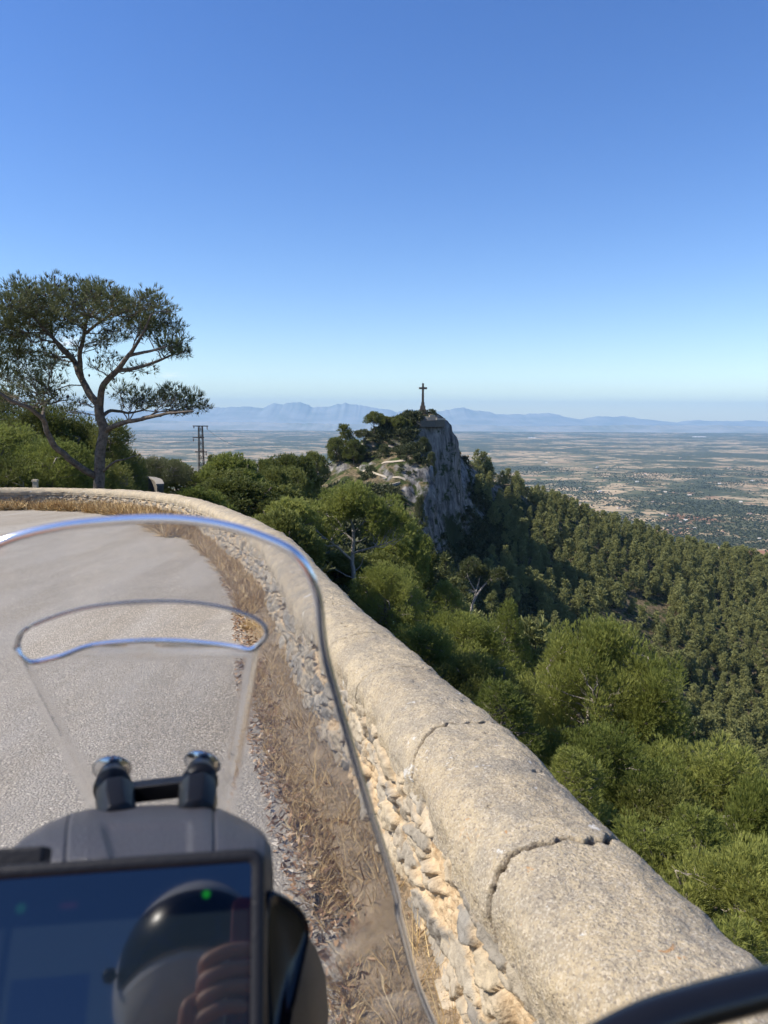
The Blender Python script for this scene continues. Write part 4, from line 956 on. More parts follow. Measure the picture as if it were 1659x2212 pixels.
def cable(a, b, sag, label):
    t = np.linspace(0, 1, 24)[:, None]; p = a*(1-t)+b*t; p[:, 2] -= 4*sag*(t*(1-t))[:, 0]
    v, f = tubes([(p-a, np.full(24, .018))], 4); o = mk('power_cable', v, f, CABLE); o.location = a; tag(o, label, 'cable', 'cables of the lattice pylon')
pt = np.array((PB[0], PB[1], gz))
cable(pt+(.75, 0, PH-4.4), P(560, 1010, 165), 1.2, 'upper of the two thick cables falling right from the pylon')
cable(pt+(.4, 0, PH-4.6), P(548, 1015, 160), 1.4, 'lower of the two thick cables falling right from the pylon')
cable(pt+(1.0, 0, PH-.5), P(545, 962, 175), 1.2, 'thin cable running right from the top of the pylon')
cable(pt+(-1.1, 0, PH-2.3), P(200, 938, 90), .6, 'thin cable running left from the pylon behind the big pine')
# ---- houses, greenhouses and trees on the plain
hp = [(1530,1132.6,16,9,4.5),(1481,1124.5,18,10,5),(1470,1128,12,8,4),(1437,1064,22,12,6),(1489.5,1070,24,12,6),(1376,1041.5,24,13,6),(1338,1040.7,18,12,5),(1295,1062.6,26,13,6),(1441,1113.6,18,9,5),(1431,1112,12,8,4),
 (1619,1111,20,10,5),(1625,1039.5,26,13,6),(1654,1041,22,12,6),(1554,1045.6,22,12,6),(1394,1024.5,26,14,6),(1253,1054.5,18,10,5),(1336,1098,16,9,5),(1500,1142,14,9,4),(1560,1150,14,9,4),(1600,1085,18,11,5),(1410,1085,14,9,5),(1640,1165,14,9,4),(1575,1012,26,14,6),(1290,1010,24,13,6),(1470,990,30,15,7),
 (395,1006,34,16,7),(370,1009,40,16,7),(345,1011,30,15,7),(1060,975,26,14,6),(1180,1000,26,13,6)]
wh = [plain_mat('whitewashed_wall', (.74, .71, .64), .9), plain_mat('sandstone_house_wall', (.55, .44, .30), .9)]
rf = [plain_mat('terracotta_roof', (.42, .22, .13), .9), plain_mat('pale_flat_roof', (.62, .56, .48), .9)]

lab = ['bright white farmhouse nearest to the dark wooded ridge on the right plain','white farmhouse next to the red soil field','small farmhouse at the left of the red soil field','white farmhouse left of a pair in mid plain','larger white farmhouse right of a pair in mid plain',
 'white farmhouse by the wide dry field above the ridge','cream farmhouse left of the one by the wide dry field','white farmhouse at the edge of the scrub just above the ridge pines','pale farmhouse on a dry field below the middle of the plain','tiny farmhouse touching the pale one below the middle of the plain',
 'farmhouse near the right edge above the red fields','pale farmhouse at the far right behind a dark grove','white farmhouse cut by the right edge behind a dark grove','white farmhouse left of the far right dark grove','farmhouse above the long dark wood of the plain','small white farmhouse directly over the spur crest, leftmost of the near ones',
 'cream farmhouse close above the ridge pines in mid plain','low farmhouse just over the wooded ridge, right of the red field','tiny farmhouse just over the wooded ridge, far right','pale farmhouse among orchards at the right','small farmhouse among orchards at mid right','lowest farmhouse at the right edge of the plain','distant farmhouse in the haze upper right','distant farmhouse in the haze left of the dark wood','most distant pale farm on the right plain',
 'rightmost white block of the small town left of the pylon','middle white block of the small town left of the pylon','leftmost white block of the small town beyond the pines','distant farmhouse just right of the crag','distant farmhouse over the start of the spur']
rr = random.Random(4)
for k, (a, b, wx, wy, hh_) in enumerate(hp):
    g = hit(a, b, 900, 40000, 2500)
    if g is None: continue
    h_ = empty('farmhouse', g, rr.uniform(-.6, .6)); v, f = boxv(-wx/2, wx/2, -wy/2, wy/2, -1, hh_); mk('wall', v, f, wh[0 if k % 3 else 1], h_)
    o_ = .4; V = np.array([(-wx/2-o_, -wy/2-o_, hh_), (wx/2+o_, -wy/2-o_, hh_), (wx/2+o_, wy/2+o_, hh_), (-wx/2-o_, wy/2+o_, hh_), (-wx/2-o_, 0, hh_+wy*.22), (wx/2+o_, 0, hh_+wy*.22)]); V[:, 2] += .02
    mk('roof', V, [(3, 2, 1, 0), (0, 1, 5, 4), (2, 3, 4, 5), (1, 2, 5), (3, 0, 4)], rf[k % 2], h_)
    tag(h_, lab[k], 'house', 'farmhouses on the plain')
GH = plain_mat('white_greenhouse_plastic', (.8, .8, .8), .5)
for (a, b, wx, t_) in ((1587,926,520,'white strip of greenhouses on the horizon, rightmost'), (1554,927.5,360,'white strip of greenhouses on the horizon, left of another'), (1510,944,330,'bright white greenhouse strip below the horizon at right'), (1149,946,170,'small white greenhouse strip beyond the crag')):
    g = hit(a, b, 2000, 60000, 4000)
    if g is None: continue
    n_ = 8; V = []; F = []
    for i in range(n_):
        th = PI*i/(n_-1); V += [(-wx/2, -40*math.cos(th), 9*math.sin(th)), (wx/2, -40*math.cos(th), 9*math.sin(th))]
    F = [(2*i, 2*i+1, 2*i+3, 2*i+2) for i in range(n_-1)]+[tuple(range(0, 2*n_, 2))[::-1], tuple(range(1, 2*n_, 2))]
    o = mk('greenhouse', V, F, GH); o.location = g; tag(o, t_, 'greenhouse', 'greenhouses far on the plain')
r = np.random.default_rng(31); n_ = 42000; Y_ = 1900*(7500/1900)**r.uniform(0, 1, n_); X_ = Y_*r.uniform(-.05, .62, n_)
dn = fbm(st((X_/330, Y_/330, X_*0)), 4, 61)+.5*fbm(st((X_/1500, Y_/1500, X_*0)), 2, 66)
line = abs(np.modf((X_*.9+Y_*.43)/210+5000)[0]-.5) < .03
ok = (dn > .17+.12*r.uniform(-1, 1, n_)) | (line & (r.uniform(0, 1, n_) < .5)) | (r.uniform(0, 1, n_) < .03); X_, Y_ = X_[ok], Y_[ok]
Z_ = height(X_, Y_); okz = Z_ < -495; X_, Y_, Z_ = X_[okz], Y_[okz], Z_[okz]
ic = []
for i in range(3):
    rg = np.random.default_rng(i); q = rg.normal(size=(7, 3)); q /= np.linalg.norm(q, axis=1)[:, None]; q[:, 2] = abs(q[:, 2])
    v, f = blades(np.tile(np.array([(0, 0, .1)]), (16, 1)), rg.normal(size=(16, 3))+np.array((0, 0, .5)), 1, 1.25, .9, .3, rg); ic.append((v.astype(np.float32), f))
s_ = r.uniform(3.2, 7.5, len(X_))
merge_mass('plain_trees', ic, st((X_, Y_, Z_)), r.integers(0, 3, len(X_)), st((s_, s_*.85)), r.uniform(0, 6.3, len(X_)), foliage_mat('orchard_leaves', (.030, .040, .016), (.060, .072, .028), (.10, .10, .045), .1)); print('plain trees', len(X_))

# ------------------------------------------------------------------ dry grass and litter at the foot of the wall
r = np.random.default_rng(71)
def straw(n, s0, s1, o0, o1, L, W, nb, seed, dens=True):
    s = r.uniform(s0, s1, n*2); o = o1-(o1-o0)*r.uniform(0, 1, n*2)**1.4; x, y, nx, ny = at_s(s); X = x+nx*o; Y = y+ny*o
    if dens: k = fbm(st((X*1.7, Y*1.7, X*0)), 3, seed) > -.12+.25*r.uniform(-1, 1, n*2); X, Y = X[k][:n], Y[k][:n]
    Z = road_z(Y)+.012; p = st((X, Y, Z)); d = r.normal(size=p.shape)*np.array((.8, .8, .3))+np.array((0, 0, .75))
    return blades(p, d, nb, L, W, .55, r)
parts = [straw(3400, s_near-.6, s_near+6, -.50, -.19, .075, .0034, 6, 5), straw(130, s_near-.6, s_near+6, -.38, -.19, .22, .0036, 10, 6),
         straw(2600, s_near+6, s_near+17, -.52, -.19, .16, .008, 7, 7), straw(4200, s_near+15, s_near+33, -.95, -.16, .36, .016, 9, 8)]
V = np.concatenate([p[0] for p in parts]); F, b = [], 0
for p in parts: F.append(p[1]+b); b += len(p[0])
m = NM('dry_straw'); g = m.n('ShaderNodeNewGeometry'); col = m.ramp(g.outputs['Random Per Island'], [(0, (.20, .12, .06)), (.35, (.42, .28, .12)), (.7, (.58, .42, .20)), (1, (.70, .56, .32))])
m.bsdf(col, .8, None, Specular_IOR_Level=.15); tag(mk('dry_grass', V, np.concatenate(F), m.m), kind='stuff')
n_ = 9000; s = r.uniform(s_near-.6, s_near+9, n_); o = -.17-.42*r.uniform(0, 1, n_)**1.2; x, y, nx, ny = at_s(s); X = x+nx*o; Y = y+ny*o
p = st((X, Y, road_z(Y)+.03+r.uniform(-.02, .012, n_))); V, F = blades(p, r.normal(size=p.shape)*np.array((1, 1, .25)), 1, .032, .013, .3, r)
m = NM('dead_leaves'); g = m.n('ShaderNodeNewGeometry'); col = m.ramp(g.outputs['Random Per Island'], [(0, (.10, .055, .03)), (.4, (.26, .14, .07)), (.7, (.42, .26, .13)), (.93, (.55, .40, .25)), (1, (.7, .64, .55))])
m.bsdf(col, .8); tag(mk('leaf_litter', V, F, m.m), kind='stuff')

# ------------------------------------------------------------------ motorcycle
BLK = plain_mat('black_gloss_plastic', (.008, .008, .009), .22); SLV = plain_mat('black_sleeve_rubber', (.006, .006, .007), .32, Specular_IOR_Level=.3); RUB = plain_mat('black_rubber', (.016, .016, .017), .6, .3, 200)
GRY = plain_mat('grained_grey_plastic', (.045, .044, .050), .38, .6, 420); STEEL = plain_mat('polished_steel', (.62, .63, .65), .18, 0, 60, Metallic=1.0)
DKP = plain_mat('dark_matte_plastic', (.014, .014, .016), .5, .3, 300, Specular_IOR_Level=.25); ORG = plain_mat('orange_body_paint', (.55, .13, .02), .3)
bike = empty('motorcycle', (-.24, -.35, road_z(-.35))); BO = Vector(bike.location)
tag(bike, 'parked motorcycle seen from the saddle, with a clear windscreen and a wide screen in front', 'motorcycle')
def bp_(name, v, f, mat, parent=None, smooth=True, bevel=0, sub=0):
    par = parent or bike
    o = mk(name, v, f, mat, par, smooth); o.matrix_parent_inverse = Matrix.Translation(-BO)
    if bevel:
        b_ = o.modifiers.new('bevel', 'BEVEL'); b_.width = bevel; b_.segments = 3; b_.limit_method = 'ANGLE'; b_.angle_limit = math.radians(35)
    if sub: b_ = o.modifiers.new('sub', 'SUBSURF'); b_.levels = sub; b_.render_levels = sub
    if parent: o.matrix_parent_inverse = Matrix.Identity(4)
    return o
# windscreen: a raked, wrapped sheet of polycarbonate with an open vent slot
WX, WY, WZ, RK, KX = -.215, .625, 1.51, .45, 1.55
def shield_pt(px, py):
    d = ray(px, py); t = .68
    for _ in range(12):
        p = CAM+d*t; F_ = p[1]-(WY+RK*(WZ-p[2])-KX*(p[0]-WX)**2); dF = d[1]+RK*d[2]+2*KX*(p[0]-WX)*d[0]; t -= F_/dF
    return CAM+d*t
o_out = [(-60,1205),(0,1172),(60,1152),(130,1137),(200,1128),(300,1121),(400,1123),(500,1139),(580,1166),(630,1192),(662,1230),(686,1290),(700,1400),(722,1490),(760,1620),(800,1755),(840,1880),(870,1995),(900,2110),(932,2192),(975,2290),(985,2400),(900,2520),
 (640,2640),(300,2700),(-80,2640),(-330,2500),(-400,2330),(-330,2080),(-250,1850),(-190,1640),(-150,1440),(-125,1320),(-100,1250)]
o_in = [(40,1392),(50,1368),(80,1350),(140,1328),(200,1314),(300,1304),(400,1304),(480,1315),(540,1334),(566,1352),(573,1372),(560,1390),(542,1402),(500,1398),(400,1388),(300,1386),(200,1396),(120,1414),(75,1424),(55,1418),(42,1404)]
def closed(pts, n=400, sm=2):
    p = np.array(pts, float); q = np.vstack([p[-1:], p, p[:2]]); out = []
    for i in range(1, len(q)-2):
        t = np.linspace(0, 1, 20, endpoint=False)[:, None]; p0, p1, p2, p3 = q[i-1], q[i], q[i+1], q[i+2]
        out.append(.5*((2*p1)+(-p0+p2)*t+(2*p0-5*p1+4*p2-p3)*t**2+(-p0+3*p1-3*p2+p3)*t**3))
    return np.concatenate(out)
def polar(poly, c, th):
    a = np.arctan2(poly[:, 1]-c[1], poly[:, 0]-c[0]); rr_ = np.hypot(poly[:, 0]-c[0], poly[:, 1]-c[1]); k = np.argsort(a); a, rr_ = a[k], rr_[k]
    a = np.r_[a-2*PI, a, a+2*PI]; rr_ = np.r_[rr_, rr_, rr_]; return np.interp(th, a, rr_)
cc = np.array((306., 1356.)); PO, PI_ = closed(o_out), closed(o_in)
th = np.sort(np.concatenate([np.arctan2(q[::k, 1]-cc[1], q[::k, 0]-cc[0]) for q, k in ((PO, 2), (PI_, 1))])); th = th[np.r_[True, np.diff(th) > 1e-4]]
ro, ri = polar(PO, cc, th), polar(PI_, cc, th); K_ = 120; kk = np.linspace(0, 1, K_); kk = .5*kk+.5*(1-np.cos(kk*PI))/2
rr_ = ri[None]+(ro-ri)[None]*kk[:, None]; GXp = cc[0]+rr_*np.cos(th)[None]; GYp = cc[1]+rr_*np.sin(th)[None]
S_ = np.empty(GXp.shape+(3,))
for i in range(K_):
    d = (GXp[i]-829.5)[:, None]/FPX*_r+_f+(1106-GYp[i])[:, None]/FPX*_u; t = np.full(len(d), .68)
    for _ in range(14):
        p = CAM+d*t[:, None]; F_ = p[:, 1]-(WY+RK*(WZ-p[:, 2])-KX*(p[:, 0]-WX)**2); dF = d[:, 1]+RK*d[:, 2]+2*KX*(p[:, 0]-WX)*d[:, 0]; t -= F_/dF
    S_[i] = CAM+d*t[:, None]
Nn = st((2*KX*(S_[..., 0]-WX), np.ones(S_.shape[:2]), np.full(S_.shape[:2], RK))); Nn /= np.linalg.norm(Nn, axis=2)[..., None]
# raised centre panel below the slot
xl = np.interp(GYp, [1400, 1425, 1680, 1800], [30, 52, 182, 240]); xr = np.interp(GYp, [1380, 1400, 1640, 1800], [570, 550, 508, 480])
crease = smooth(-5, 5, GXp-xl)*smooth(-6, 6, xr-GXp)*smooth(1395, 1412, GYp)
low = smooth(0, 22, (GYp-1950)*.75+(GXp-850)*.66+.0*GXp)          # the fold across the lower right corner
S_ = S_-Nn*(crease*.0060+low*.004)[..., None]
wv = fbm(S_*60, 2, 13)*.00003+fbm(S_*20, 2, 15)*.00008
TH = .0042; rows = [S_]
edge_in = [S_[0]+Nn[0]*TH/2+(S_[0]-S_[1])/np.linalg.norm(S_[0]-S_[1], axis=1)[:, None]*0]
Bk = S_+Nn*(TH+wv)[..., None]
def rimrows(a, b, outd, n=5):
    o = []
    for j in range(1, n):
        u = j/n*PI; o.append((a+b)/2+(a-b)/2*math.cos(u)+outd*math.sin(u)*TH*.5)
    return o
od = S_[-1]-S_[-2]; od /= np.linalg.norm(od, axis=1)[:, None]; idr = S_[0]-S_[1]; idr /= np.linalg.norm(idr, axis=1)[:, None]
allrows = list(S_)+rimrows(S_[-1], Bk[-1], od)+list(Bk[::-1])+rimrows(Bk[0], S_[0], idr)
R_ = len(allrows); nt_ = len(th); V = np.array(allrows).reshape(-1, 3)
i = np.arange(R_)[:, None]; j = np.arange(nt_)[None]; F = np.stack([i*nt_+j, ((i+1) % R_)*nt_+j, ((i+1) % R_)*nt_+(j+1) % nt_, i*nt_+(j+1) % nt_], -1).reshape(-1, 4)
m = NM('clear_polycarbonate'); b = m.n('ShaderNodeBsdfPrincipled'); b.inputs['Base Color'].default_value = (.95, .95, .945, 1); b.inputs['Roughness'].default_value = 0.0
b.inputs['IOR'].default_value = 1.5; b.inputs['Transmission Weight'].default_value = 1.0
c = m.coord()
dif = m.n('ShaderNodeBsdfTranslucent'); dif.inputs[0].default_value = (.8, .78, .75, 1); df2 = m.n('ShaderNodeBsdfDiffuse'); df2.inputs[0].default_value = (.7, .68, .65, 1)
ad = m.n('ShaderNodeMixShader'); ad.inputs[0].default_value = .5; m.t.links.new(dif.outputs[0], ad.inputs[1]); m.t.links.new(df2.outputs[0], ad.inputs[2])
x = m.n('ShaderNodeMixShader'); glare_veil = m.ramp(m.noise(m.coord('Object', (1, 1, .35)), 7, 6, .75), [(.35, .075), (.75, .19)]); m.set(x.inputs[0], glare_veil)  # pale streaky veil mixed into the clear sheet imitates glare and haze on it
m.t.links.new(b.outputs[0], x.inputs[1]); m.t.links.new(ad.outputs[0], x.inputs[2]); m.t.links.new(x.outputs[0], m.out.inputs[0])
screen_o = bp_('windscreen', V, F[:, ::-1], m.m)
m = NM('polished_cut_edge'); m.bsdf((.84, .85, .88), .15, None, Metallic=.9)
def edge_bead(name, row, out_, rad_, inset):
    q = row+Nn[0][:1]*0; q = q-out_*inset; q = np.vstack([q, q[:2]]); k = np.r_[0, np.cumsum(np.linalg.norm(np.diff(q, axis=0), axis=1))]; u = np.arange(0, k[-2], .004)
    q = np.stack([np.interp(u, k, q[:, i]) for i in range(3)], -1); bp_(name, *tubes([(q, np.full(len(q), rad_))], 14), m.m, screen_o)
edge_bead('cut_edge', (S_[-1]+Bk[-1])/2, od, .0040, .0015)
edge_bead('slot_edge', (S_[0]+Bk[0])/2, idr, .0024, .0008)
# screws, rubber sleeves and the bracket
def cyl(a, b, ra, rb, n=24, seg=2):
    t = np.linspace(0, 1, seg)[:, None]; a = np.asarray(a, float); b = np.asarray(b, float); return tubes([(a*(1-t)+b*t, np.linspace(ra, rb, seg))], n)
for (sx, sy, bx_, by_) in ((243, 1652, 250, 1748), (440, 1640, 428, 1738)):
    sp_ = shield_pt(sx, sy); n_ = np.array((2*KX*(sp_[0]-WX), 1, RK)); n_ /= np.linalg.norm(n_)
    sp_ = sp_-n_*.0038; D = P(bx_, by_, .60)
    wsh = bp_('washer', *cyl(sp_-n_*.0005, sp_-n_*.0026, .0200, .0188), STEEL)
    bp_('screw', *tubes([(np.array([sp_-n_*.0022, sp_-n_*.005, sp_-n_*.0066]), np.array([.0085, .0082, .0045]))], 20), STEEL)
    q = sp_-np.array((0, .0, .0)); dn = (D-sp_)/np.linalg.norm(D-sp_)
    tt = np.array([0.010, .014, .0145, .022, .0225, .034, .047, .062]); rd = np.array([.0125, .0135, .0115, .0118, .0145, .0150, .0165, .018])
    bp_('rubber_sleeve', *tubes([(sp_[None]-n_*.006+dn[None]*tt[:, None], rd)], 26), SLV)
    foot = [P(bx_, by_-38, .62), P(bx_, by_-10, .605), P(bx_+(6 if bx_ < 300 else -4), by_+22, .585)]
    v, f = tubes([(np.array(foot), np.array([.017, .0175, .016]))], 8); bp_('bracket_arm', v, f, SLV, bevel=.001)
v, f = boxv(-1, 1, -1, 1, -1, 1); a, b_ = P(282, 1712, .625), P(402, 1698, .625); mid = (a+b_)/2; ax = (b_-a)/2; v = np.array([mid+ax*q[0]*1.1+np.array((0, .007, 0))*q[1]+np.array((0, 0, .0052))*q[2]*1.5 for q in v])
bp_('crossbar', v, f, SLV, bevel=.0015, smooth=False)
# hood over the instrument
back = [(20,1842,.545),(48,1812,.555),(98,1780,.57),(152,1757,.585),(190,1748,.592),(228,1744,.60),(330,1739,.60),(440,1736,.60),(488,1752,.594),(532,1773,.585),(560,1790,.568),(574,1806,.55),(586,1838,.53)]
frnt = [(10,1880,.505),(40,1868,.50),(95,1864,.495),(150,1862,.49),(190,1860,.488),(228,1858,.487),(330,1855,.486),(440,1852,.486),(488,1850,.488),(525,1848,.491),(552,1848,.496),(572,1850,.502),(588,1862,.512)]
kb = np.linspace(0, 12, 220); B_ = np.stack([np.interp(kb, range(13), [P(*q)[i] for q in back]) for i in range(3)], -1); Fr = np.stack([np.interp(kb, range(13), [P(*q)[i] for q in frnt]) for i in range(3)], -1)
pxk = np.interp(kb, range(13), [q[0] for q in back])
rows = [B_+np.array((0, .012, -.09)), B_+np.array((0, .008, -.02)), B_+np.array((0, .003, -.004)), B_]
for t in np.linspace(.04, 1, 24):
    q = B_*(1-t)+Fr*t; q[:, 2] += .006*math.sin(t*PI)*1.0
    gr = np.maximum(np.exp(-((pxk-152+t*8)/3.2)**2), np.exp(-((pxk-462-t*2)/3.2)**2))*.0022; st_ = .0035*smooth(.45, .6, t)*(smooth(190, 215, pxk-t*40)-smooth(405, 415, pxk))
    q[:, 2] -= gr+st_; rows.append(q)
rows.append(Fr+np.array((0, -.002, -.03))); V = np.array(rows)
hood = bp_('instrument_hood', V.reshape(-1, 3), grid_faces(len(rows), 220), GRY, None, False)
# the display: a rounded slab turned to the rider
nD = -ray(612, 1960); nD /= np.linalg.norm(nD); ex = np.cross(np.array((0, 0, 1.)), nD); ex /= np.linalg.norm(ex); ex = ex*(1 if ex[0] > 0 else -1)
up = np.cross(nD, ex); up *= (1 if up[2] > 0 else -1); rl = math.radians(-0.4); ex, up = ex*math.cos(rl)+up*math.sin(rl), up*math.cos(rl)-ex*math.sin(rl)
DW, DH, DT = .226, .152, .022; TR = P(572, 1829, .452); DC = TR-ex*DW/2-up*DH/2
def rrect(w_, h_, r_, n=8):
    o = []
    for cx_, cy_, a0 in ((w_/2-r_, h_/2-r_, 0), (-w_/2+r_, h_/2-r_, 90), (-w_/2+r_, -h_/2+r_, 180), (w_/2-r_, -h_/2+r_, 270)):
        for k in range(n+1): a = math.radians(a0+90*k/n); o.append((cx_+r_*math.cos(a), cy_+r_*math.sin(a)))
    return np.array(o)
def slabD(name, rings, mat, parent=None, cen=DC, sm=True):
    "rings: (w,h,r,z) outlines stacked along the display normal"
    V = []; 
    for (w_, h_, r_, z_) in rings: q = rrect(w_, h_, r_); V.append(cen+q[:, :1]*ex+q[:, 1:]*up+nD*z_)
    n = len(V[0]); V = np.array(V); f = grid_faces(len(rings), n, True).tolist(); N_ = len(rings)*n
    f += [tuple(range(n))[::-1], tuple(range(N_-n, N_))]
    return bp_(name, V.reshape(-1, 3), f, mat, parent, sm)
disp = slabD('display', [(DW-.02, DH-.02, .006, -DT-.008), (DW-.004, DH-.004, .009, -DT), (DW, DH, .010, -DT+.003), (DW, DH, .010, -.004), (DW-.0015, DH-.0015, .0095, -.0012), (DW-.005, DH-.005, .008, 0), (DW-.0162, DH-.0162, .004, 0), (DW-.0168, DH-.0168, .004, -.0014)], DKP)
for p_ in disp.data.polygons: p_.use_smooth = p_.index < 7*36
# screen picture: plain blocks of the user interface under a glass sheet
m = NM('screen_glass'); at = m.attr('scr'); u_ = m.n('ShaderNodeSeparateColor', i_0=at); U, W_ = u_.outputs[0], u_.outputs[1]
def box2(x0, x1, y0, y1, s_=.006):
    def ed(a, lo, hi): return m.math('MULTIPLY', m.ramp(a, [(max(0, lo-s_), 0), (lo+s_, 1)]), m.ramp(a, [(hi-s_, 1), (min(1, hi+s_), 0)]))
    return m.math('MULTIPLY', ed(U, x0, x1), ed(W_, y0, y1))
col = m.mix(box2(.32, .995, .0, .80), (.001, .003, .009), (.008, .013, .019)); col = m.mix(box2(.335, .55, .20, .60), col, (.002, .005, .016)); col = m.mix(box2(.0, .30, .0, .80), col, (.006, .010, .016))
col = m.mix(m.math('MULTIPLY', m.ramp(m.voro(at, 7, 'DISTANCE_TO_EDGE'), [(.02, .22), (.05, 0)]), box2(.57, .99, .02, .78)), col, (.006, .012, .030))
def dot(x, y, r_):
    d = m.math('SQRT', m.math('ADD', m.math('POWER', m.math('MULTIPLY', m.math('SUBTRACT', U, x), 1.5), 2), m.math('POWER', m.math('SUBTRACT', W_, y), 2)))
    return m.ramp(d, [(r_*.55, 1), (r_*1.3, 0)])
em = m.mix(dot(.866, .877, .017), (0, 0, 0), (.02, .7, .03)); em = m.mix(dot(.335, .877, .022), em, (.01, .12, .05)); em = m.mix(box2(.445, .492, .862, .886, .008), em, (.05, .004, .012))
b = m.bsdf(col, .035, None); b.inputs['IOR'].default_value = 1.55
fin = m.mix(1.0, em, col, 'ADD'); m.set(b.inputs['Emission Color'], fin); b.inputs['Emission Strength'].default_value = .16; b.inputs['IOR'].default_value = 1.95; b.inputs['Coat Weight'].default_value = 0.0; b.inputs['Coat IOR'].default_value = 1.6; b.inputs['Coat Roughness'].default_value = .02
W2, H2 = DW-.017, DH-.017; g_ = 12; V, A, = [], []
for j_ in range(g_+1):
    for i_ in range(g_+1): V.append(DC+ex*(i_/g_-.5)*W2+up*(j_/g_-.5)*H2-nD*.0009); A.append((i_/g_, j_/g_, 0))
so_ = mk('screen', V, grid_faces(g_+1, g_+1), m.m, disp, False, {'scr': np.array(A)})
nn_ = so_.data.polygons[0].normal
if nn_.dot(Vector(nD)) < 0: so_.data.flip_normals()
v, f = boxv(-1, 1, -1, 1, -1, 1); hc = P(20, 1858, .452); v = np.array([hc+ex*q[0]*.021+up*q[2]*.0075+nD*(q[1]*.011-.010) for q in v]); bp_('hood_tab', v, f, DKP, bevel=.002, smooth=False)
# fairing body behind and under the display, tank, seat, bars, fork, wheels
def loft(name, secs, mat, n=28, e=2.6, parent=None):
    "secs: (x,y,z, halfwidth, halfheight) along y with superellipse sections"
    V = []
    for (x_, y_, z_, a_, b__) in secs:
        t = np.linspace(0, 2*PI, n, endpoint=False); c_, s__ = np.cos(t), np.sin(t)
        V.append(st((x_+a_*np.sign(c_)*abs(c_)**(2/e), np.full(n, y_), z_+b__*np.sign(s__)*abs(s__)**(2/e))))
    V = np.array(V); N_ = V.shape[0]*n; return bp_(name, V.reshape(-1, 3), grid_faces(len(secs), n, True).tolist()+[tuple(range(n))[::-1], tuple(range(N_-n, N_))], mat, parent)
BX = -.215
loft('front_fairing', [(BX, .50, 1.10, .10, .07), (BX, .60, 1.06, .15, .11), (BX, .70, .98, .16, .14), (BX, .80, .90, .13, .13), (BX, .86, .85, .06, .07)], DKP)
loft('headlight', [(BX, .865, .88, .055, .05), (BX, .88, .88, .045, .042)], STEEL)
loft('fuel_tank', [(BX, .28, 1.00, .08, .06), (BX, .15, 1.02, .17, .12), (BX, -.05, .99, .19, .15), (BX, -.25, .93, .14, .13), (BX, -.36, .88, .10, .08)], ORG)
loft('seat', [(BX, -.30, .90, .08, .04), (BX, -.5, .88, .14, .05), (BX, -.9, .92, .15, .05), (BX, -1.2, .94, .10, .04)], RUB)
loft('engine', [(BX, .25, .55, .12, .15), (BX, 0, .5, .2, .2), (BX, -.3, .5, .18, .2), (BX, -.55, .5, .1, .12)], DKP)
hb = catmull(np.array([(BX-.43, .05, 1.10), (BX-.25, .13, 1.12), (BX-.10, .24, 1.06), (BX, .25, 1.05), (BX+.10, .24, 1.06), (BX+.25, .13, 1.12), (BX+.43, .05, 1.10)]), 8)
bp_('handlebar', *tubes([(hb, np.full(len(hb), .012))], 12), DKP)
for s_ in (-1, 1): bp_('grip', *cyl((BX+s_*.30, .113, 1.117), (BX+s_*.43, .05, 1.10), .018, .018, 16), RUB)
def wheel(y_, z_, r_, w_):
    t = np.linspace(0, 2*PI, 48, endpoint=False); c_ = np.array((BX, y_, z_)); v = []; 
    for a in np.linspace(0, 2*PI, 14, endpoint=False): v.append(c_+st((np.full(48, math.cos(a)*w_), (r_-w_+math.sin(a)*w_)*np.cos(t), (r_-w_+math.sin(a)*w_)*np.sin(t))))
    V = np.array(v); n = 48; i = np.arange(14)[:, None]; j = np.arange(n)[None]; F = np.stack([i*n+j, ((i+1) % 14)*n+j, ((i+1) % 14)*n+(j+1) % n, i*n+(j+1) % n], -1).reshape(-1, 4)
    w_o = bp_('wheel', V.reshape(-1, 3), F, RUB)
    L_ = [(np.array([c_, c_+(0, math.cos(a)*(r_-2*w_), math.sin(a)*(r_-2*w_))]), np.array([.012, .008])) for a in np.linspace(0, 2*PI, 12, endpoint=False)]
    bp_('rim', *tubes(L_, 5), STEEL, w_o)
wheel(1.02, .27, .33, .055); wheel(-1.15, .38, .33, .07)
for s_ in (-1, 1): bp_('fork_leg', *cyl((BX+s_*.09, .52, 1.02), (BX+s_*.09, 1.02, .27), .024, .028, 14), STEEL)
# black wing on the right of the display
wg = [(588,1922,.50),(622,1938,.505),(652,1962,.512),(668,1990,.515),(671,2018,.512),(664,2050,.505),(650,2110,.49),(636,2180,.475),(618,2260,.46),(600,2330,.45),(574,2330,.455),(574,1930,.492)]
c3 = np.array([P(*q) for q in wg]); cen_ = c3.mean(0); n_ = np.array((.35, -.75, .5)); n_ /= np.linalg.norm(n_)
ring = lambda k, z_: cen_+(c3-cen_)*k+n_*z_
V = np.array([ring(1.0, -.012), ring(1.03, -.004), ring(1.0, .001), ring(.93, .0012), ring(.90, -.004), ring(.4, -.005)]); n = len(wg)
wing = bp_('side_panel', V.reshape(-1, 3), grid_faces(6, n, True).tolist()+[tuple(range(5*n, 6*n))], BLK, sub=1)
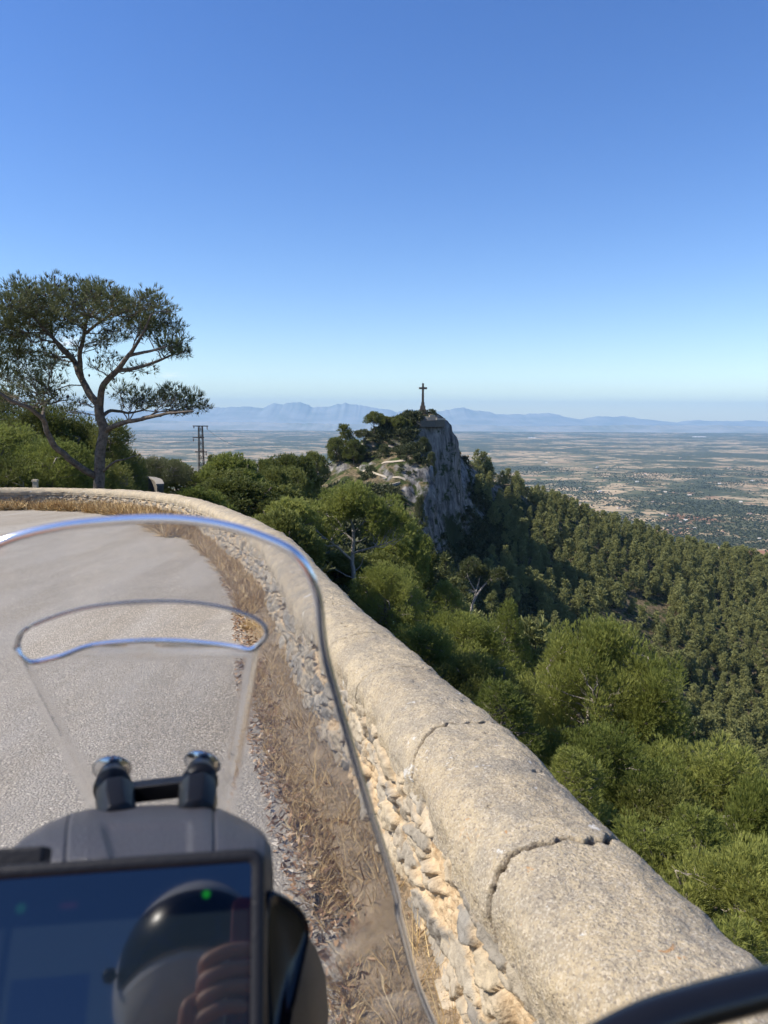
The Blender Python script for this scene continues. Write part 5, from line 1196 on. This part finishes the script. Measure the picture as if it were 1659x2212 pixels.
# mirror stem crossing the lower right corner
ms_ = catmull(np.array([P(1150, 2330, .285), P(1270, 2262, .30), P(1390, 2211, .31), P(1520, 2170, .32), P(1659, 2134, .33), P(1800, 2100, .345), P(2000, 2052, .36)]), 8)
nk = len(ms_); u = np.linspace(0, 1, nk); bp_('mirror_stem', *tubes([(ms_, .0062+.0030*smooth(0.05, .4, u)+.0006*u)], 24), BLK)
mc = ms_[-1]; loft('mirror', [(mc[0]+.05, mc[1]-.02, mc[2]+.03, .085, .055), (mc[0]+.05, mc[1]+.012, mc[2]+.03, .085, .055), (mc[0]+.05, mc[1]+.035, mc[2]+.03, .04, .025)], BLK)

# ------------------------------------------------------------------ the rider behind the camera (only reflected in the display)
def reflect(px, py, t):
    d = ray(px, py); q = CAM+d*(((DC-CAM)@nD)/(d@nD)); r_ = d-2*(d@nD)*nD; r_ /= np.linalg.norm(r_); return q+r_*t
HC = reflect(418, 2120, .97)
print('helmet', HC, 'phone test', reflect(530, 1950, .5)); print('display corners', [np.round(project(DC+ex*a*DW/2+up*b*DH/2)[:2]) for a, b in ((-1, 1), (1, 1), (1, -1), (-1, -1))])
rider = empty('person', (HC[0], HC[1]-.25, road_z(-.6))); RO = Vector(rider.location)
tag(rider, 'rider in a white helmet and dark jacket, seen only as a reflection in the display', 'person')
def rp(name, v, f, mat, parent=None, smooth=True):
    o = mk(name, v, f, mat, parent or rider, smooth)
    if not parent: o.matrix_parent_inverse = Matrix.Translation(-RO)
    return o
SKIN = plain_mat('skin', (.62, .33, .22), .5, .3, 300, Subsurface_Weight=.05); JACK = plain_mat('dark_riding_jacket', (.05, .05, .055), .85, .5, 200)
def skinned(name, pts, edges, rad, mat, parent=None, sub=2):
    me = bpy.data.meshes.new(name); me.from_pydata([tuple(p) for p in pts], edges, []); o = bpy.data.objects.new(name, me); COL.objects.link(o); o.parent = parent or rider
    if not parent: o.matrix_parent_inverse = Matrix.Translation(-RO)
    sk = o.modifiers.new('skin', 'SKIN'); s2 = o.modifiers.new('sub', 'SUBSURF'); s2.levels = sub; s2.render_levels = sub; sk.use_smooth_shade = True
    for i_, r_ in enumerate(rad): me.skin_vertices[0].data[i_].radius = (r_, r_) if not isinstance(r_, tuple) else r_
    me.skin_vertices[0].data[0].use_root = True; me.materials.append(mat); return o
hx, hy, hz_ = HC
WR = np.array((-.085, -.055, 1.46)); 
bpts = [(hx+.05, hy-.42, .92), (hx+.03, hy-.34, 1.12), (hx, hy-.22, 1.34), (hx, hy-.10, hz_-.18), (hx, hy-.02, hz_),
 (hx-.19, hy-.20, 1.38), (hx-.24, hy-.02, 1.16), (hx-.05, hy+.10, 1.22), tuple(WR-np.array((.03, .03, .09))),
 (hx+.19, hy-.20, 1.38), (hx+.34, hy-.05, 1.12), (BX+.36, .0, 1.12),
 (hx-.12, hy-.30, .90), (hx-.24, hy+.12, .82), (hx-.30, hy-.05, .45), (hx-.32, hy-.12, .12), (hx-.33, hy+.04, .06),
 (hx+.20, hy-.30, .90), (hx+.34, hy+.12, .82), (hx+.34, hy-.15, .48), (hx+.32, hy-.2, .42)]
skinned('body', bpts, [(0,1),(1,2),(2,3),(3,4),(2,5),(5,6),(6,7),(7,8),(2,9),(9,10),(10,11),(0,12),(12,13),(13,14),(14,15),(15,16),(0,17),(17,18),(18,19),(19,20)],
 [.15,.16,.17,.06,.085,.085,.062,.050,.034,.085,.06,.04,.11,.085,.06,.045,.035,.11,.085,.06,.045], JACK)
# left hand round the phone: palm, four fingers of unequal length, thumb
pr, pu, pf = _r, _u, _f
def hp_(a, b, c): return CAM+pr*a+pu*b+pf*c
palm = [WR-np.array((.025, .025, .08)), WR-np.array((.01, .012, .035)), hp_(-.088, -.120, -.018), hp_(-.094, -.090, -.006)]
skinned('hand', palm, [(0,1),(1,2),(2,3)], [(.026,.020),(.028,.018),(.038,.015),(.034,.012)], SKIN)
for k, (b0, ln, rr0) in enumerate(((-.072, 1.0, .0092), (-.092, 1.1, .0096), (-.112, 1.04, .0090), (-.132, .82, .0080))):
    skinned('finger', [hp_(-.090, b0-.004, -.010), hp_(-.094, b0+.004, .007), hp_(-.094+.026*ln, b0+.012, .016), hp_(-.094+.048*ln, b0+.015, .014), hp_(-.094+.064*ln, b0+.015, .009)],
      [(0,1),(1,2),(2,3),(3,4)], [rr0*1.15, rr0*1.1, rr0, rr0*.92, rr0*.75], SKIN)
skinned('thumb', [hp_(-.090, -.125, -.020), hp_(-.088, -.098, -.026), hp_(-.070, -.078, -.024), hp_(-.052, -.066, -.021)], [(0,1),(1,2),(2,3)], [.013, .012, .010, .008], SKIN)
# helmet: shell, visor, chin bar
def ell(cx_, R3, n=40, m_=28, fn=None):
    t, p = np.meshgrid(np.linspace(.02, PI-.02, m_), np.linspace(0, 2*PI, n, endpoint=False), indexing='ij')
    q = st((np.sin(t)*np.cos(p), np.sin(t)*np.sin(p), np.cos(t)))
    if fn: q = fn(q)
    N_ = m_*n; return cx_+q.reshape(-1, 3)*np.asarray(R3), grid_faces(m_, n, True)[:, ::-1].tolist()+[tuple(range(n)), tuple(range(N_-n, N_))[::-1]]
def shell(q):
    k = np.clip(q[..., 1], 0, 1); q = q.copy(); q[..., 1] *= 1+.10*k; z = q[..., 2]
    dent = smooth(-.38, -.30, z)*(1-smooth(.34, .42, z))*smooth(.25, .45, k); q *= (1-.05*dent)[..., None]
    q[..., 2] = np.where(z < -.45, z*.95, z); q[..., 1] += .10*smooth(-.35, -.75, z)*k; return q
WHT = plain_mat('white_helmet_shell', (.82, .82, .82), .16); VIS = plain_mat('smoked_visor', (.008, .010, .010), .25, Specular_IOR_Level=.15)
bpH, bfH = ell(np.array(HC), (.128, .155, .145), 56, 44, shell); helm = rp('helmet', bpH, bfH, WHT)
def vis(q):
    k = np.clip(q[..., 1], -.2, 1); q = q.copy(); q[..., 1] *= 1+.10*np.clip(k, 0, 1); return q*1.0
t, p = np.meshgrid(np.linspace(1.18, 1.88, 14), np.linspace(PI/2-1.25, PI/2+1.25, 40), indexing='ij'); q = vis(st((np.sin(t)*np.cos(p), np.sin(t)*np.sin(p), np.cos(t))))*1.005
rp('visor', (np.array(HC)+q.reshape(-1, 3)*np.array((.128, .155, .145))), grid_faces(14, 40), VIS, helm)
v, f = tubes([(np.array([HC+np.array((-.128, .05, -.02)), HC+np.array((-.140, .05, -.02))]), np.array([.012, .010]))], 16); rp('visor_hinge', v, f, VIS, helm)
# phone in its dark red case; the camera is its lens
RED = plain_mat('dark_red_phone_case', (.22, .012, .025), .45, .3, 300)
v = []; q = rrect(.075, .155, .012); ph_c = np.array((-.026, -.062))
for z_, k in ((-.0125, .96), (-.0115, 1), (-.0040, 1), (-.0030, .96)):
    for a, b_ in q*k: v.append(hp_(a+ph_c[0], b_+ph_c[1], z_))
n = len(q); f = grid_faces(4, n, True).tolist()+[tuple(range(n))[::-1], tuple(range(3*n, 4*n))]
phone = mk('phone', np.array(v)-CAM, f, RED); phone.location = CAM; tag(phone, 'phone in a dark red case, seen only as a reflection in the display', 'phone')
